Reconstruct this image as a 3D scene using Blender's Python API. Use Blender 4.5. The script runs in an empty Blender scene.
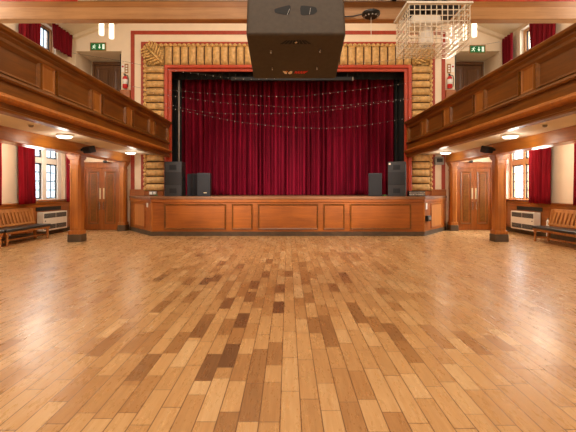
import bpy, bmesh, math, random
from mathutils import Vector, Matrix
random.seed(7)
R = math.radians
PI = math.pi
scene = bpy.context.scene
col = scene.collection
F, CX, HY, CZ = 400.0, 288.0, 190.0, 1.4      # focal length in px, vanishing point, eye height


def PX(px, py, Y):
    """world point at depth Y seen at a pixel of the photograph"""
    return Vector(((px - CX) * Y / F, Y, CZ - (py - HY) * Y / F))


# ------------------------------------------------------------------ materials
def srgb(r, g, b):
    def c(v):
        v /= 255.0
        return v / 12.92 if v <= 0.04045 else ((v + 0.055) / 1.055) ** 2.4
    return (c(r), c(g), c(b), 1.0)


def new_mat(name):
    m = bpy.data.materials.new(name)
    m.use_nodes = True
    nt = m.node_tree
    b = nt.nodes['Principled BSDF']
    return m, nt, b


def plain(name, rgb, rough=0.5, metal=0.0, var=0.06, scale=6.0, bump=0.0, spec=0.5, emit=0.0):
    m, nt, b = new_mat(name)
    c = srgb(*rgb)
    tc = nt.nodes.new('ShaderNodeTexCoord')
    n = nt.nodes.new('ShaderNodeTexNoise')
    n.inputs['Scale'].default_value = scale
    n.inputs['Detail'].default_value = 5
    nt.links.new(tc.outputs['Object'], n.inputs['Vector'])
    r = nt.nodes.new('ShaderNodeValToRGB')
    r.color_ramp.elements[0].position = 0.3
    r.color_ramp.elements[1].position = 0.7
    r.color_ramp.elements[0].color = tuple(max(0, v * (1 - var * 2)) for v in c[:3]) + (1,)
    r.color_ramp.elements[1].color = tuple(min(1, v * (1 + var)) for v in c[:3]) + (1,)
    nt.links.new(n.outputs['Fac'], r.inputs['Fac'])
    nt.links.new(r.outputs['Color'], b.inputs['Base Color'])
    b.inputs['Roughness'].default_value = rough
    b.inputs['Metallic'].default_value = metal
    b.inputs['Specular IOR Level'].default_value = spec
    if bump:
        bp = nt.nodes.new('ShaderNodeBump')
        bp.inputs['Strength'].default_value = bump
        bp.inputs['Distance'].default_value = 0.01
        nt.links.new(n.outputs['Fac'], bp.inputs['Height'])
        nt.links.new(bp.outputs['Normal'], b.inputs['Normal'])
    if emit:
        b.inputs['Emission Color'].default_value = c
        b.inputs['Emission Strength'].default_value = emit
    return m


def wood(name, dark, light, axis='Y', rough=0.35, grain=14.0, contrast=(0.25, 0.75), coat=0.15, mottling=0.35):
    """varnished timber, grain stretched along one axis"""
    m, nt, b = new_mat(name)
    tc = nt.nodes.new('ShaderNodeTexCoord')
    mp = nt.nodes.new('ShaderNodeMapping')
    sc = {'X': (0.06, 1, 1), 'Y': (1, 0.06, 1), 'Z': (1, 1, 0.06)}[axis]
    mp.inputs['Scale'].default_value = [s * grain for s in sc]
    nt.links.new(tc.outputs['Object'], mp.inputs['Vector'])
    n = nt.nodes.new('ShaderNodeTexNoise')
    n.inputs['Scale'].default_value = 1.0
    n.inputs['Detail'].default_value = 7
    n.inputs['Roughness'].default_value = 0.65
    n.inputs['Distortion'].default_value = 0.6
    nt.links.new(mp.outputs['Vector'], n.inputs['Vector'])
    n2 = nt.nodes.new('ShaderNodeTexNoise')
    n2.inputs['Scale'].default_value = 1.7
    n2.inputs['Detail'].default_value = 3
    nt.links.new(tc.outputs['Object'], n2.inputs['Vector'])
    mix = nt.nodes.new('ShaderNodeMix')
    mix.inputs[0].default_value = mottling
    nt.links.new(n.outputs['Fac'], mix.inputs[2])
    nt.links.new(n2.outputs['Fac'], mix.inputs[3])
    r = nt.nodes.new('ShaderNodeValToRGB')
    r.color_ramp.elements[0].position = contrast[0]
    r.color_ramp.elements[1].position = contrast[1]
    r.color_ramp.elements[0].color = srgb(*dark)
    r.color_ramp.elements[1].color = srgb(*light)
    nt.links.new(mix.outputs[0], r.inputs['Fac'])
    nt.links.new(r.outputs['Color'], b.inputs['Base Color'])
    b.inputs['Roughness'].default_value = rough
    b.inputs['Coat Weight'].default_value = coat
    b.inputs['Coat Roughness'].default_value = 0.2
    return m


def emissive(name, rgb, strength):
    m, nt, b = new_mat(name)
    b.inputs['Base Color'].default_value = srgb(*rgb)
    b.inputs['Emission Color'].default_value = srgb(*rgb)
    b.inputs['Emission Strength'].default_value = strength
    return m


def velvet(name, dark, light, sheen=0.4):
    m, nt, b = new_mat(name)
    tc = nt.nodes.new('ShaderNodeTexCoord')
    mp = nt.nodes.new('ShaderNodeMapping')
    mp.inputs['Scale'].default_value = (5, 5, 0.5)
    nt.links.new(tc.outputs['Object'], mp.inputs['Vector'])
    n = nt.nodes.new('ShaderNodeTexNoise')
    n.inputs['Scale'].default_value = 1.0
    n.inputs['Detail'].default_value = 4
    nt.links.new(mp.outputs['Vector'], n.inputs['Vector'])
    r = nt.nodes.new('ShaderNodeValToRGB')
    r.color_ramp.elements[0].position = 0.3
    r.color_ramp.elements[1].position = 0.7
    r.color_ramp.elements[0].color = srgb(*dark)
    r.color_ramp.elements[1].color = srgb(*light)
    nt.links.new(n.outputs['Fac'], r.inputs['Fac'])
    nt.links.new(r.outputs['Color'], b.inputs['Base Color'])
    b.inputs['Roughness'].default_value = 0.85
    b.inputs['Specular IOR Level'].default_value = 0.15
    b.inputs['Sheen Weight'].default_value = sheen
    b.inputs['Sheen Tint'].default_value = srgb(*light)
    return m


def floor_material():
    m, nt, b = new_mat('oak_strip_floor')
    N = nt.nodes.new
    at = N('ShaderNodeAttribute'); at.attribute_name = 'tone'
    uv = N('ShaderNodeUVMap'); uv.uv_map = 'plank'
    tc = N('ShaderNodeTexCoord')
    ramp = N('ShaderNodeValToRGB')
    cr = ramp.color_ramp
    cr.elements[0].position = 0.0; cr.elements[0].color = srgb(84, 56, 34)
    cr.elements[1].position = 1.0; cr.elements[1].color = srgb(222, 186, 136)
    for p, c in ((0.25, (126, 86, 50)), (0.5, (170, 122, 72)), (0.75, (198, 153, 99))):
        e = cr.elements.new(p); e.color = srgb(*c)
    # grain along the plank
    mp = N('ShaderNodeMapping'); mp.inputs['Scale'].default_value = (45, 2.2, 1)
    nt.links.new(tc.outputs['Object'], mp.inputs['Vector'])
    n = N('ShaderNodeTexNoise'); n.inputs['Scale'].default_value = 1; n.inputs['Detail'].default_value = 8; n.inputs['Roughness'].default_value = 0.7
    nt.links.new(mp.outputs['Vector'], n.inputs['Vector'])
    # knots and scuffs
    n3 = N('ShaderNodeTexNoise'); n3.inputs['Scale'].default_value = 9; n3.inputs['Detail'].default_value = 6; n3.inputs['Roughness'].default_value = 0.75
    mp3 = N('ShaderNodeMapping'); mp3.inputs['Scale'].default_value = (1.6, 0.35, 1)
    nt.links.new(tc.outputs['Object'], mp3.inputs['Vector'])
    nt.links.new(mp3.outputs['Vector'], n3.inputs['Vector'])
    m3 = N('ShaderNodeMapRange'); m3.inputs[1].default_value = 0.66; m3.inputs[2].default_value = 0.74
    m3.inputs[3].default_value = 0.0; m3.inputs[4].default_value = 0.15
    nt.links.new(n3.outputs['Fac'], m3.inputs[0])
    # tone + grain
    a1 = N('ShaderNodeMath'); a1.operation = 'MULTIPLY_ADD'; a1.inputs[1].default_value = 0.5; a1.inputs[2].default_value = -0.25
    nt.links.new(n.outputs['Fac'], a1.inputs[0])
    a2 = N('ShaderNodeMath'); a2.operation = 'ADD'
    nt.links.new(at.outputs['Fac'], a2.inputs[0]); nt.links.new(a1.outputs[0], a2.inputs[1])
    a3 = N('ShaderNodeMath'); a3.operation = 'SUBTRACT'
    nt.links.new(a2.outputs[0], a3.inputs[0]); nt.links.new(m3.outputs[0], a3.inputs[1])
    nt.links.new(a3.outputs[0], ramp.inputs['Fac'])
    # seams: the plank's uv runs 0..1 both ways
    sx = N('ShaderNodeSeparateXYZ'); nt.links.new(uv.outputs['UV'], sx.inputs[0])

    def edge(out, w):
        p = N('ShaderNodeMath'); p.operation = 'PINGPONG'; p.inputs[1].default_value = 0.5
        nt.links.new(out, p.inputs[0])
        q = N('ShaderNodeMapRange'); q.inputs[1].default_value = w * 0.4; q.inputs[2].default_value = w
        nt.links.new(p.outputs[0], q.inputs[0])
        return q.outputs[0]
    mul = N('ShaderNodeMath'); mul.operation = 'MULTIPLY'
    nt.links.new(edge(sx.outputs[0], 0.035), mul.inputs[0])
    nt.links.new(edge(sx.outputs[1], 0.008), mul.inputs[1])
    mx = N('ShaderNodeMix'); mx.data_type = 'RGBA'
    mx.inputs[6].default_value = srgb(104, 66, 36)
    nt.links.new(mul.outputs[0], mx.inputs[0])
    nt.links.new(ramp.outputs['Color'], mx.inputs[7])
    nt.links.new(mx.outputs[2], b.inputs['Base Color'])
    rr = N('ShaderNodeMapRange'); rr.inputs[3].default_value = 0.22; rr.inputs[4].default_value = 0.34
    nt.links.new(n3.outputs['Fac'], rr.inputs[0])
    nt.links.new(rr.outputs[0], b.inputs['Roughness'])
    b.inputs['Specular IOR Level'].default_value = 0.8
    bp = N('ShaderNodeBump'); bp.inputs['Strength'].default_value = 0.15; bp.inputs['Distance'].default_value = 0.003
    nt.links.new(mul.outputs[0], bp.inputs['Height'])
    nt.links.new(bp.outputs['Normal'], b.inputs['Normal'])
    return m


def glass_material(tint):
    m = bpy.data.materials.new('window_glass'); m.use_nodes = True
    nt = m.node_tree
    nt.nodes.clear()
    out = nt.nodes.new('ShaderNodeOutputMaterial')
    tr = nt.nodes.new('ShaderNodeBsdfTransparent'); tr.inputs[0].default_value = srgb(*tint)
    gl = nt.nodes.new('ShaderNodeBsdfGlossy'); gl.inputs['Roughness'].default_value = 0.05
    mx = nt.nodes.new('ShaderNodeMixShader')
    mx.inputs[0].default_value = 0.06; nt.links.new(tr.outputs[0], mx.inputs[1]); nt.links.new(gl.outputs[0], mx.inputs[2])
    nt.links.new(mx.outputs[0], out.inputs[0])
    return m


M = dict(
    floor=floor_material(),
    balcony=wood('balcony_oak', (64, 34, 6), (150, 90, 24), 'Y', 0.33),
    balcony_panel=wood('balcony_panel_oak', (72, 39, 8), (140, 84, 24), 'Y', 0.38),
    pilaster=wood('balcony_narrow_panel_oak', (116, 64, 18), (180, 114, 44), 'Z', 0.38),
    door=wood('door_oak', (104, 50, 12), (180, 100, 32), 'Z', 0.35),
    dark_door=wood('gallery_door_oak', (72, 44, 20), (130, 84, 42), 'Z', 0.45),
    column=wood('column_oak', (134, 72, 20), (206, 126, 48), 'Z', 0.35),
    apron=wood('apron_oak', (118, 58, 10), (192, 108, 28), 'X', 0.4),
    apron_light=wood('apron_light_oak', (160, 94, 40), (206, 136, 66), 'Z', 0.42),
    dado=wood('dado_oak', (112, 58, 14), (184, 106, 36), 'Y', 0.38),
    stage_top=wood('stage_boards', (92, 58, 32), (166, 112, 66), 'X', 0.5),
    beam=wood('roof_beam_timber', (142, 96, 54), (204, 156, 104), 'X', 0.5, contrast=(0.2, 0.8)),
    beam_top=wood('roof_beam_upper_timber', (122, 76, 34), (180, 122, 60), 'X', 0.5),
    aisle_beam=wood('aisle_beam_timber', (150, 84, 24), (212, 136, 54), 'Y', 0.28, coat=0.4),
    bench=wood('bench_oak', (138, 80, 34), (214, 146, 76), 'Z', 0.45),
    wall=plain('cream_plaster', (238, 218, 190), 0.75, var=0.03, scale=2.0),
    soffit=plain('soffit_plaster', (232, 220, 200), 0.6, var=0.03, scale=2.0),
    ceiling=plain('ceiling_plaster', (236, 218, 188), 0.8, var=0.03, scale=1.5),
    stone=plain('window_stone', (236, 230, 218), 0.7, var=0.03),
    frame_wood=wood('casement_wood', (170, 116, 66), (214, 160, 104), 'Z', 0.45),
    red=plain('red_paint', (166, 56, 24), 0.5, var=0.08),
    bright_red=plain('bright_red_gloss_paint', (184, 62, 24), 0.45, var=0.08),
    crimson=plain('crimson_paint', (150, 22, 34), 0.5, var=0.08),
    gold=plain('gilded_plaster', (210, 166, 102), 0.5, metal=0.1, var=0.16, scale=9.0, bump=0.25),
    gold_dark=plain('antique_gold', (222, 178, 108), 0.5, metal=0.1, var=0.3, scale=22.0, bump=0.4),
    groove=plain('dark_groove_shade', (88, 58, 28), 0.6, var=0.2),
    stage_velvet=velvet('stage_curtain_velvet', (78, 3, 18), (132, 8, 38), 0.25),
    window_velvet=velvet('window_curtain_velvet', (98, 8, 19), (150, 16, 32), 0.25),
    gallery_velvet=velvet('gallery_curtain_velvet', (84, 8, 18), (130, 16, 28), 0.3),
    black_cloth=plain('black_cloth', (14, 13, 13), 0.9, var=0.1),
    black=plain('black_plastic', (24, 23, 23), 0.45, var=0.1),
    black_metal=plain('black_metal', (20, 20, 21), 0.4, metal=0.3, var=0.1),
    dark_base=plain('dark_skirting_paint', (84, 66, 46), 0.5, var=0.15),
    box=plain('charcoal_cabinet_paint', (70, 60, 49), 0.65, var=0.06, scale=20, bump=0.1, spec=0.25),
    box_hole=plain('cutout_black', (10, 9, 9), 0.8),
    speaker=plain('speaker_black_paint', (38, 36, 34), 0.5, var=0.08, scale=30, bump=0.1),
    grille=plain('speaker_grille', (24, 23, 22), 0.65, var=0.25, scale=90, bump=0.2),
    speaker_dark=plain('small_speaker_black', (22, 21, 21), 0.55, var=0.08),
    grille_dark=plain('small_speaker_grille', (16, 15, 15), 0.7, var=0.2, scale=90),
    port=plain('speaker_port', (10, 10, 10), 0.7),
    leather=plain('black_leather', (38, 42, 42), 0.35, var=0.15, scale=14, bump=0.1),
    white_metal=plain('white_enamel', (232, 226, 212), 0.4, var=0.03),
    cage=plain('white_coated_wire', (238, 228, 208), 0.45, var=0.03),
    dark_grille_and_recess_shade=plain('dark_grille_and_recess_shade', (34, 32, 30), 0.6, var=0.2),
    grey=plain('grey_plastic', (150, 144, 136), 0.5, var=0.06),
    white=plain('white_plastic', (238, 234, 226), 0.4, var=0.02),
    chrome=plain('steel', (180, 176, 168), 0.25, metal=0.9, var=0.05),
    brass=plain('brass', (226, 206, 160), 0.35, metal=0.5, var=0.08),
    ext_red=plain('extinguisher_red', (196, 26, 24), 0.3, var=0.05),
    plaque=plain('brown_plaque', (164, 112, 54), 0.5, var=0.1),
    green=emissive('exit_sign_green', (10, 104, 52), 0.25),
    sign_white=emissive('exit_sign_white', (225, 245, 225), 0.5),
    red_cable=plain('red_cable', (196, 26, 26), 0.4),
    lamp=emissive('lamp_opal', (255, 244, 220), 3.0),
    pendant=emissive('pendant_opal', (255, 240, 212), 1.7),
    bulb=emissive('tiny_bulb', (235, 225, 215), 0.1),
    wire=plain('thin_wire', (66, 60, 54), 0.5),
    logo_white=plain('logo_white', (236, 214, 190), 0.5),
    logo_red=plain('logo_red', (206, 30, 16), 0.5),
    logo_orange=plain('logo_orange', (220, 140, 50), 0.5),
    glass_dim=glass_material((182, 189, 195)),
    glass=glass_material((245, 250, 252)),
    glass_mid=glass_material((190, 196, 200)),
    lead=plain('window_lead', (44, 44, 46), 0.5, metal=0.3),
    green_plastic=plain('green_plastic', (60, 130, 60), 0.5),
)


# ------------------------------------------------------------------ mesh builder
class MB:
    def __init__(self, T=None):
        self.bm = bmesh.new()
        self.T = T

    def v(self, a, b, c):
        p = self.T(a, b, c) if self.T else (a, b, c)
        return self.bm.verts.new(p)

    def f(self, vs):
        try:
            return self.bm.faces.new(vs)
        except ValueError:
            return None

    def box(self, x0, x1, y0, y1, z0, z1):
        p = [self.v(x, y, z) for z in (z0, z1) for y in (y0, y1) for x in (x0, x1)]
        for q in ((0, 2, 3, 1), (4, 5, 7, 6), (0, 1, 5, 4), (2, 6, 7, 3), (0, 4, 6, 2), (1, 3, 7, 5)):
            self.f([p[i] for i in q])
        return self

    def hexa(self, pts):
        """8 points: bottom ring of four, top ring of four"""
        p = [self.v(*q) for q in pts]
        for q in ((3, 2, 1, 0), (4, 5, 6, 7), (0, 1, 5, 4), (1, 2, 6, 5), (2, 3, 7, 6), (3, 0, 4, 7)):
            self.f([p[i] for i in q])
        return self

    def prism(self, poly, c0, c1, order='abc'):
        """poly in (a,b), extruded along c; order says which local axes a, b, c are: e.g. 'xzy'"""
        def put(a, b, c):
            d = dict(zip(order, (a, b, c))) if order != 'abc' else {'x': a, 'y': b, 'z': c}
            return self.v(d['x'], d['y'], d['z'])
        lo = [put(a, b, c0) for a, b in poly]
        hi = [put(a, b, c1) for a, b in poly]
        n = len(poly)
        self.f(lo[::-1]); self.f(hi)
        for i in range(n):
            self.f([lo[i], lo[(i + 1) % n], hi[(i + 1) % n], hi[i]])
        return self

    def ring(self, a0, a1, b0, b1, w, n0, n1, inner=None):
        """rectangular frame in the local (a,b) plane, width w, from n0 to n1 along the normal; its inner edge drops to `inner`"""
        inner = n1 if inner is None else inner
        O = ((a0, b0), (a1, b0), (a1, b1), (a0, b1))
        I = ((a0 + w, b0 + w), (a1 - w, b0 + w), (a1 - w, b1 - w), (a0 + w, b1 - w))
        ob = [self.v(a, b, n0) for a, b in O]; ot = [self.v(a, b, n1) for a, b in O]
        it = [self.v(a, b, inner) for a, b in I]; ib = [self.v(a, b, n0) for a, b in I]
        for i in range(4):
            j = (i + 1) % 4
            self.f([ob[i], ob[j], ot[j], ot[i]]); self.f([ot[i], ot[j], it[j], it[i]])
            self.f([it[i], it[j], ib[j], ib[i]]); self.f([ib[i], ib[j], ob[j], ob[i]])
        return self

    def lathe(self, prof, origin=(0, 0, 0), seg=20, axis='z'):
        """prof: (radius, height) from bottom to top"""
        ox, oy, oz = origin
        rings = []
        for r, h in prof:
            ring = []
            for i in range(seg):
                a = 2 * PI * i / seg
                c, s = r * math.cos(a), r * math.sin(a)
                p = {'z': (ox + c, oy + s, oz + h), 'y': (ox + c, oy + h, oz + s), 'x': (ox + h, oy + c, oz + s)}[axis]
                ring.append(self.v(*p))
            rings.append(ring)
        for k in range(len(rings) - 1):
            for i in range(seg):
                j = (i + 1) % seg
                self.f([rings[k][i], rings[k][j], rings[k + 1][j], rings[k + 1][i]])
        self.f(rings[0][::-1]); self.f(rings[-1])
        return self

    def tube(self, pts, r, seg=6):
        pts = [Vector(p) for p in pts]
        rr = r if isinstance(r, (list, tuple)) else [r] * len(pts)
        rings = []
        for i, p in enumerate(pts):
            d = (pts[min(i + 1, len(pts) - 1)] - pts[max(i - 1, 0)]).normalized()
            up = Vector((0, 0, 1)) if abs(d.z) < 0.9 else Vector((1, 0, 0))
            a = d.cross(up).normalized(); b = d.cross(a).normalized()
            rings.append([self.v(*(p + rr[i] * (math.cos(2 * PI * k / seg) * a + math.sin(2 * PI * k / seg) * b))) for k in range(seg)])
        for k in range(len(rings) - 1):
            for i in range(seg):
                j = (i + 1) % seg
                self.f([rings[k][i], rings[k][j], rings[k + 1][j], rings[k + 1][i]])
        self.f(rings[0][::-1]); self.f(rings[-1])
        return self

    def blob(self, c, rad, seg=10, rings=6, rot=None):
        """ellipsoid"""
        c = Vector(c)
        rows = []
        for i in range(1, rings):
            t = PI * i / rings
            row = []
            for k in range(seg):
                a = 2 * PI * k / seg
                p = Vector((rad[0] * math.sin(t) * math.cos(a), rad[1] * math.sin(t) * math.sin(a), rad[2] * math.cos(t)))
                if rot is not None:
                    p = rot @ p
                row.append(self.v(*(c + p)))
            rows.append(row)
        e = [Vector((0, 0, rad[2])), Vector((0, 0, -rad[2]))]
        if rot is not None:
            e = [rot @ q for q in e]
        t, b = self.v(*(c + e[0])), self.v(*(c + e[1]))
        for k in range(seg):
            j = (k + 1) % seg
            self.f([t, rows[0][k], rows[0][j]]); self.f([b, rows[-1][j], rows[-1][k]])
            for i in range(len(rows) - 1):
                self.f([rows[i][k], rows[i + 1][k], rows[i + 1][j], rows[i][j]])
        return self

    def grid(self, fn, nu, nv, closed=False):
        """a sheet fn(i/nu, j/nv)"""
        vs = [[self.v(*fn(i / nu, j / nv)) for j in range(nv + 1)] for i in range(nu + 1)]
        for i in range(nu):
            for j in range(nv):
                self.f([vs[i][j], vs[i + 1][j], vs[i + 1][j + 1], vs[i][j + 1]])
        return self


ORIGIN = {}


def root_loc(o):
    while o.parent is not None:
        o = o.parent
    return ORIGIN.get(o.name, Vector((0, 0, 0)))


def obj(name, mb, mat, parent=None, smooth=False, bevel=0.0, seg=2, solid=0.0, keep=False):
    """link one mesh object; world coordinates are moved to its thing's origin"""
    bm = mb.bm
    if not keep:
        bmesh.ops.recalc_face_normals(bm, faces=bm.faces)
    if parent is not None:
        bmesh.ops.translate(bm, vec=-root_loc(parent), verts=bm.verts)
    me = bpy.data.meshes.new(name)
    bm.to_mesh(me); bm.free()
    me.materials.append(M[mat] if isinstance(mat, str) else mat)
    if smooth:
        for p in me.polygons:
            p.use_smooth = True
    o = bpy.data.objects.new(name, me)
    col.objects.link(o)
    if parent is not None:
        o.parent = parent
    if solid:
        s = o.modifiers.new('Solidify', 'SOLIDIFY'); s.thickness = solid; s.offset = 0
    if bevel:
        b = o.modifiers.new('Bevel', 'BEVEL'); b.width = bevel; b.segments = seg; b.limit_method = 'ANGLE'; b.angle_limit = R(40)
    return o


def tag(o, label, cat, group=None):
    o['label'] = label; o['category'] = cat; o['kind'] = 'thing'
    if group:
        o['group'] = group
    return o


def thing(name, label, cat, loc=(0, 0, 0), group=None):
    o = bpy.data.objects.new(name, None)
    o.empty_display_size = 0.1
    col.objects.link(o)
    o.location = loc
    ORIGIN[o.name] = Vector(loc)
    return tag(o, label, cat, group)


def struct(name, mb=None, mat=None, loc=(0, 0, 0), **kw):
    if mb is None:
        o = bpy.data.objects.new(name, None); col.objects.link(o); o.location = loc; ORIGIN[o.name] = Vector(loc)
    else:
        o = obj(name, mb, mat, **kw)
    o['kind'] = 'structure'
    return o


def dup(root, loc, label=None, group=None):
    r = root.copy(); col.objects.link(r); r.location = loc
    if label: r['label'] = label
    if group: r['group'] = group
    for ch in list(root.children):
        c = ch.copy(); col.objects.link(c); c.parent = r
        for g in list(ch.children):
            d = g.copy(); col.objects.link(d); d.parent = c
    return r


SIDE = {-1: 'left', 1: 'right'}

# ------------------------------------------------------------------ dimensions
BW = 14.0            # back wall (proscenium wall)
SW = 7.6             # side walls
Y0 = -2.5            # the open end behind the camera
RAILX = 4.06         # balcony front
COLX = 5.7
EAVE, PITCH = 6.72, 0.38

# ------------------------------------------------------------------ floor
def build_floor():
    W = 0.128
    me = bpy.data.meshes.new('floor')
    verts, faces, uvs, tones = [], [], [], []
    dark = [(203, 240, .06), (150, 262, .16), (232, 328, .30), (208, 173, .10), (145, 190, .22), (192, 140, .2), (222, 128, .22), (246, 105, .2),
            (280, 112, .2), (293, 148, .08), (153, 98, .14), (172, 92, .22), (257, 85, .25), (345, 182, .32), (378, 178, .3), (440, 165, .3),
            (405, 87, .2), (60, 147, .3), (65, 92, .25), (128, 48, .25), (180, 64, .25), (28, 262, .26), (500, 195, .28), (540, 232, .36),
            (385, 205, .3), (290, 236, .36), (225, 262, .42), (120, 98, .3), (270, 60, .25), (330, 66, .3), (205, 70, .25), (420, 95, .3),
            (300, 84, .3), (135, 175, .3), (190, 185, .36), (430, 150, .3), (460, 180, .38), (395, 110, .3), (250, 138, .4), (335, 130, .38), (210, 205, .4)]
    spots = []
    for zx, zy, t in dark:
        px, py = 130 + zx * 0.5208, 230 + zy * 0.5208
        Y = CZ * F / (py - HY)
        spots.append(((px - CX) * Y / F, Y, t))
    rows = int(2 * SW / W) + 1
    rnd = random.Random(3)
    for i in range(rows):
        x0 = -SW + i * W
        x1 = min(x0 + W, SW)
        y = Y0 - rnd.random() * 0.5
        mine = []          # the stained boards of this row keep their own length
        for sx, sy, st in sorted(spots, key=lambda q: q[1]):
            if x0 <= sx < x1:
                a = sy - 0.24 if not mine else max(sy - 0.24, mine[-1][1])
                mine.append((a, sy + 0.24))
        while y < BW:
            L = rnd.choice((0.36, 0.42, 0.5, 0.56, 0.62))
            for a, b in mine:
                if y < a < y + L:
                    L = a - y
                if abs(y - a) < 1e-6:
                    L = b - a
            ya, yb = max(y, Y0), min(y + L, BW)
            y += L
            if yb - ya <= 0:
                continue
            t = min(0.98, max(0.3, rnd.gauss(0.72, 0.075)))
            mid = abs((x0 + x1) / 2)
            if mid < 2.6 and rnd.random() < 0.04:
                t = rnd.uniform(0.42, 0.56)
            if mid < 5 and rnd.random() < 0.05:
                t = rnd.uniform(0.5, 0.6)
            for sx, sy, st in spots:
                if x0 <= sx < x1 and ya <= sy < yb:
                    t = 0.10 + st * 0.95
            k = len(verts)
            verts += [(x0, ya, 0), (x1, ya, 0), (x1, yb, 0), (x0, yb, 0)]
            faces.append((k, k + 1, k + 2, k + 3))
            uvs += [(0, 0), (1, 0), (1, 1), (0, 1)]
            tones.append(t)
    me.from_pydata(verts, [], faces)
    uv = me.uv_layers.new(name='plank')
    for l, c in zip(uv.data, uvs):
        l.uv = c
    a = me.attributes.new('tone', 'FLOAT', 'FACE')
    a.data.foreach_set('value', tones)
    me.materials.append(M['floor'])
    o = bpy.data.objects.new('floor', me); col.objects.link(o); o['kind'] = 'structure'


build_floor()

# ------------------------------------------------------------------ walls
OPX, OPZ = 4.16, 5.64               # proscenium opening
AL0, AL1, ALZ0, ALZ1 = 5.84, 7.42, 3.9, 6.26   # gallery door alcoves
mb = MB()
T0, T1 = BW, BW + 0.3
mb.box(-OPX, OPX, T0, T1, OPZ, 10.2)
for s in (-1, 1):
    def bx(a, b, z0, z1):
        mb.box(min(s * a, s * b), max(s * a, s * b), T0, T1, z0, z1)
    bx(OPX, AL0, 0, 10.2)
    bx(AL0, AL1, 0, ALZ0)
    bx(AL0, AL1, ALZ1, 10.2)
    bx(AL1, SW + 0.3, 0, 10.2)
struct('wall_back', mb, 'wall')
for s in (-1, 1):
    mb = MB()
    a, b = sorted((s * AL0, s * AL1))
    e = 0.06
    mb.box(a - e, b + e, 15.12, 15.2, ALZ0 - e, ALZ1 + e)
    mb.box(a - e, a, T1, 15.12, ALZ0, ALZ1)
    mb.box(b, b + e, T1, 15.12, ALZ0, ALZ1)
    mb.box(a - e, b + e, T1, 15.12, ALZ1, ALZ1 + e)
    mb.box(a - e, b + e, T1, 15.12, ALZ0 - e, ALZ0)
    struct('wall_alcove_' + SIDE[s], mb, 'wall')

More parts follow.
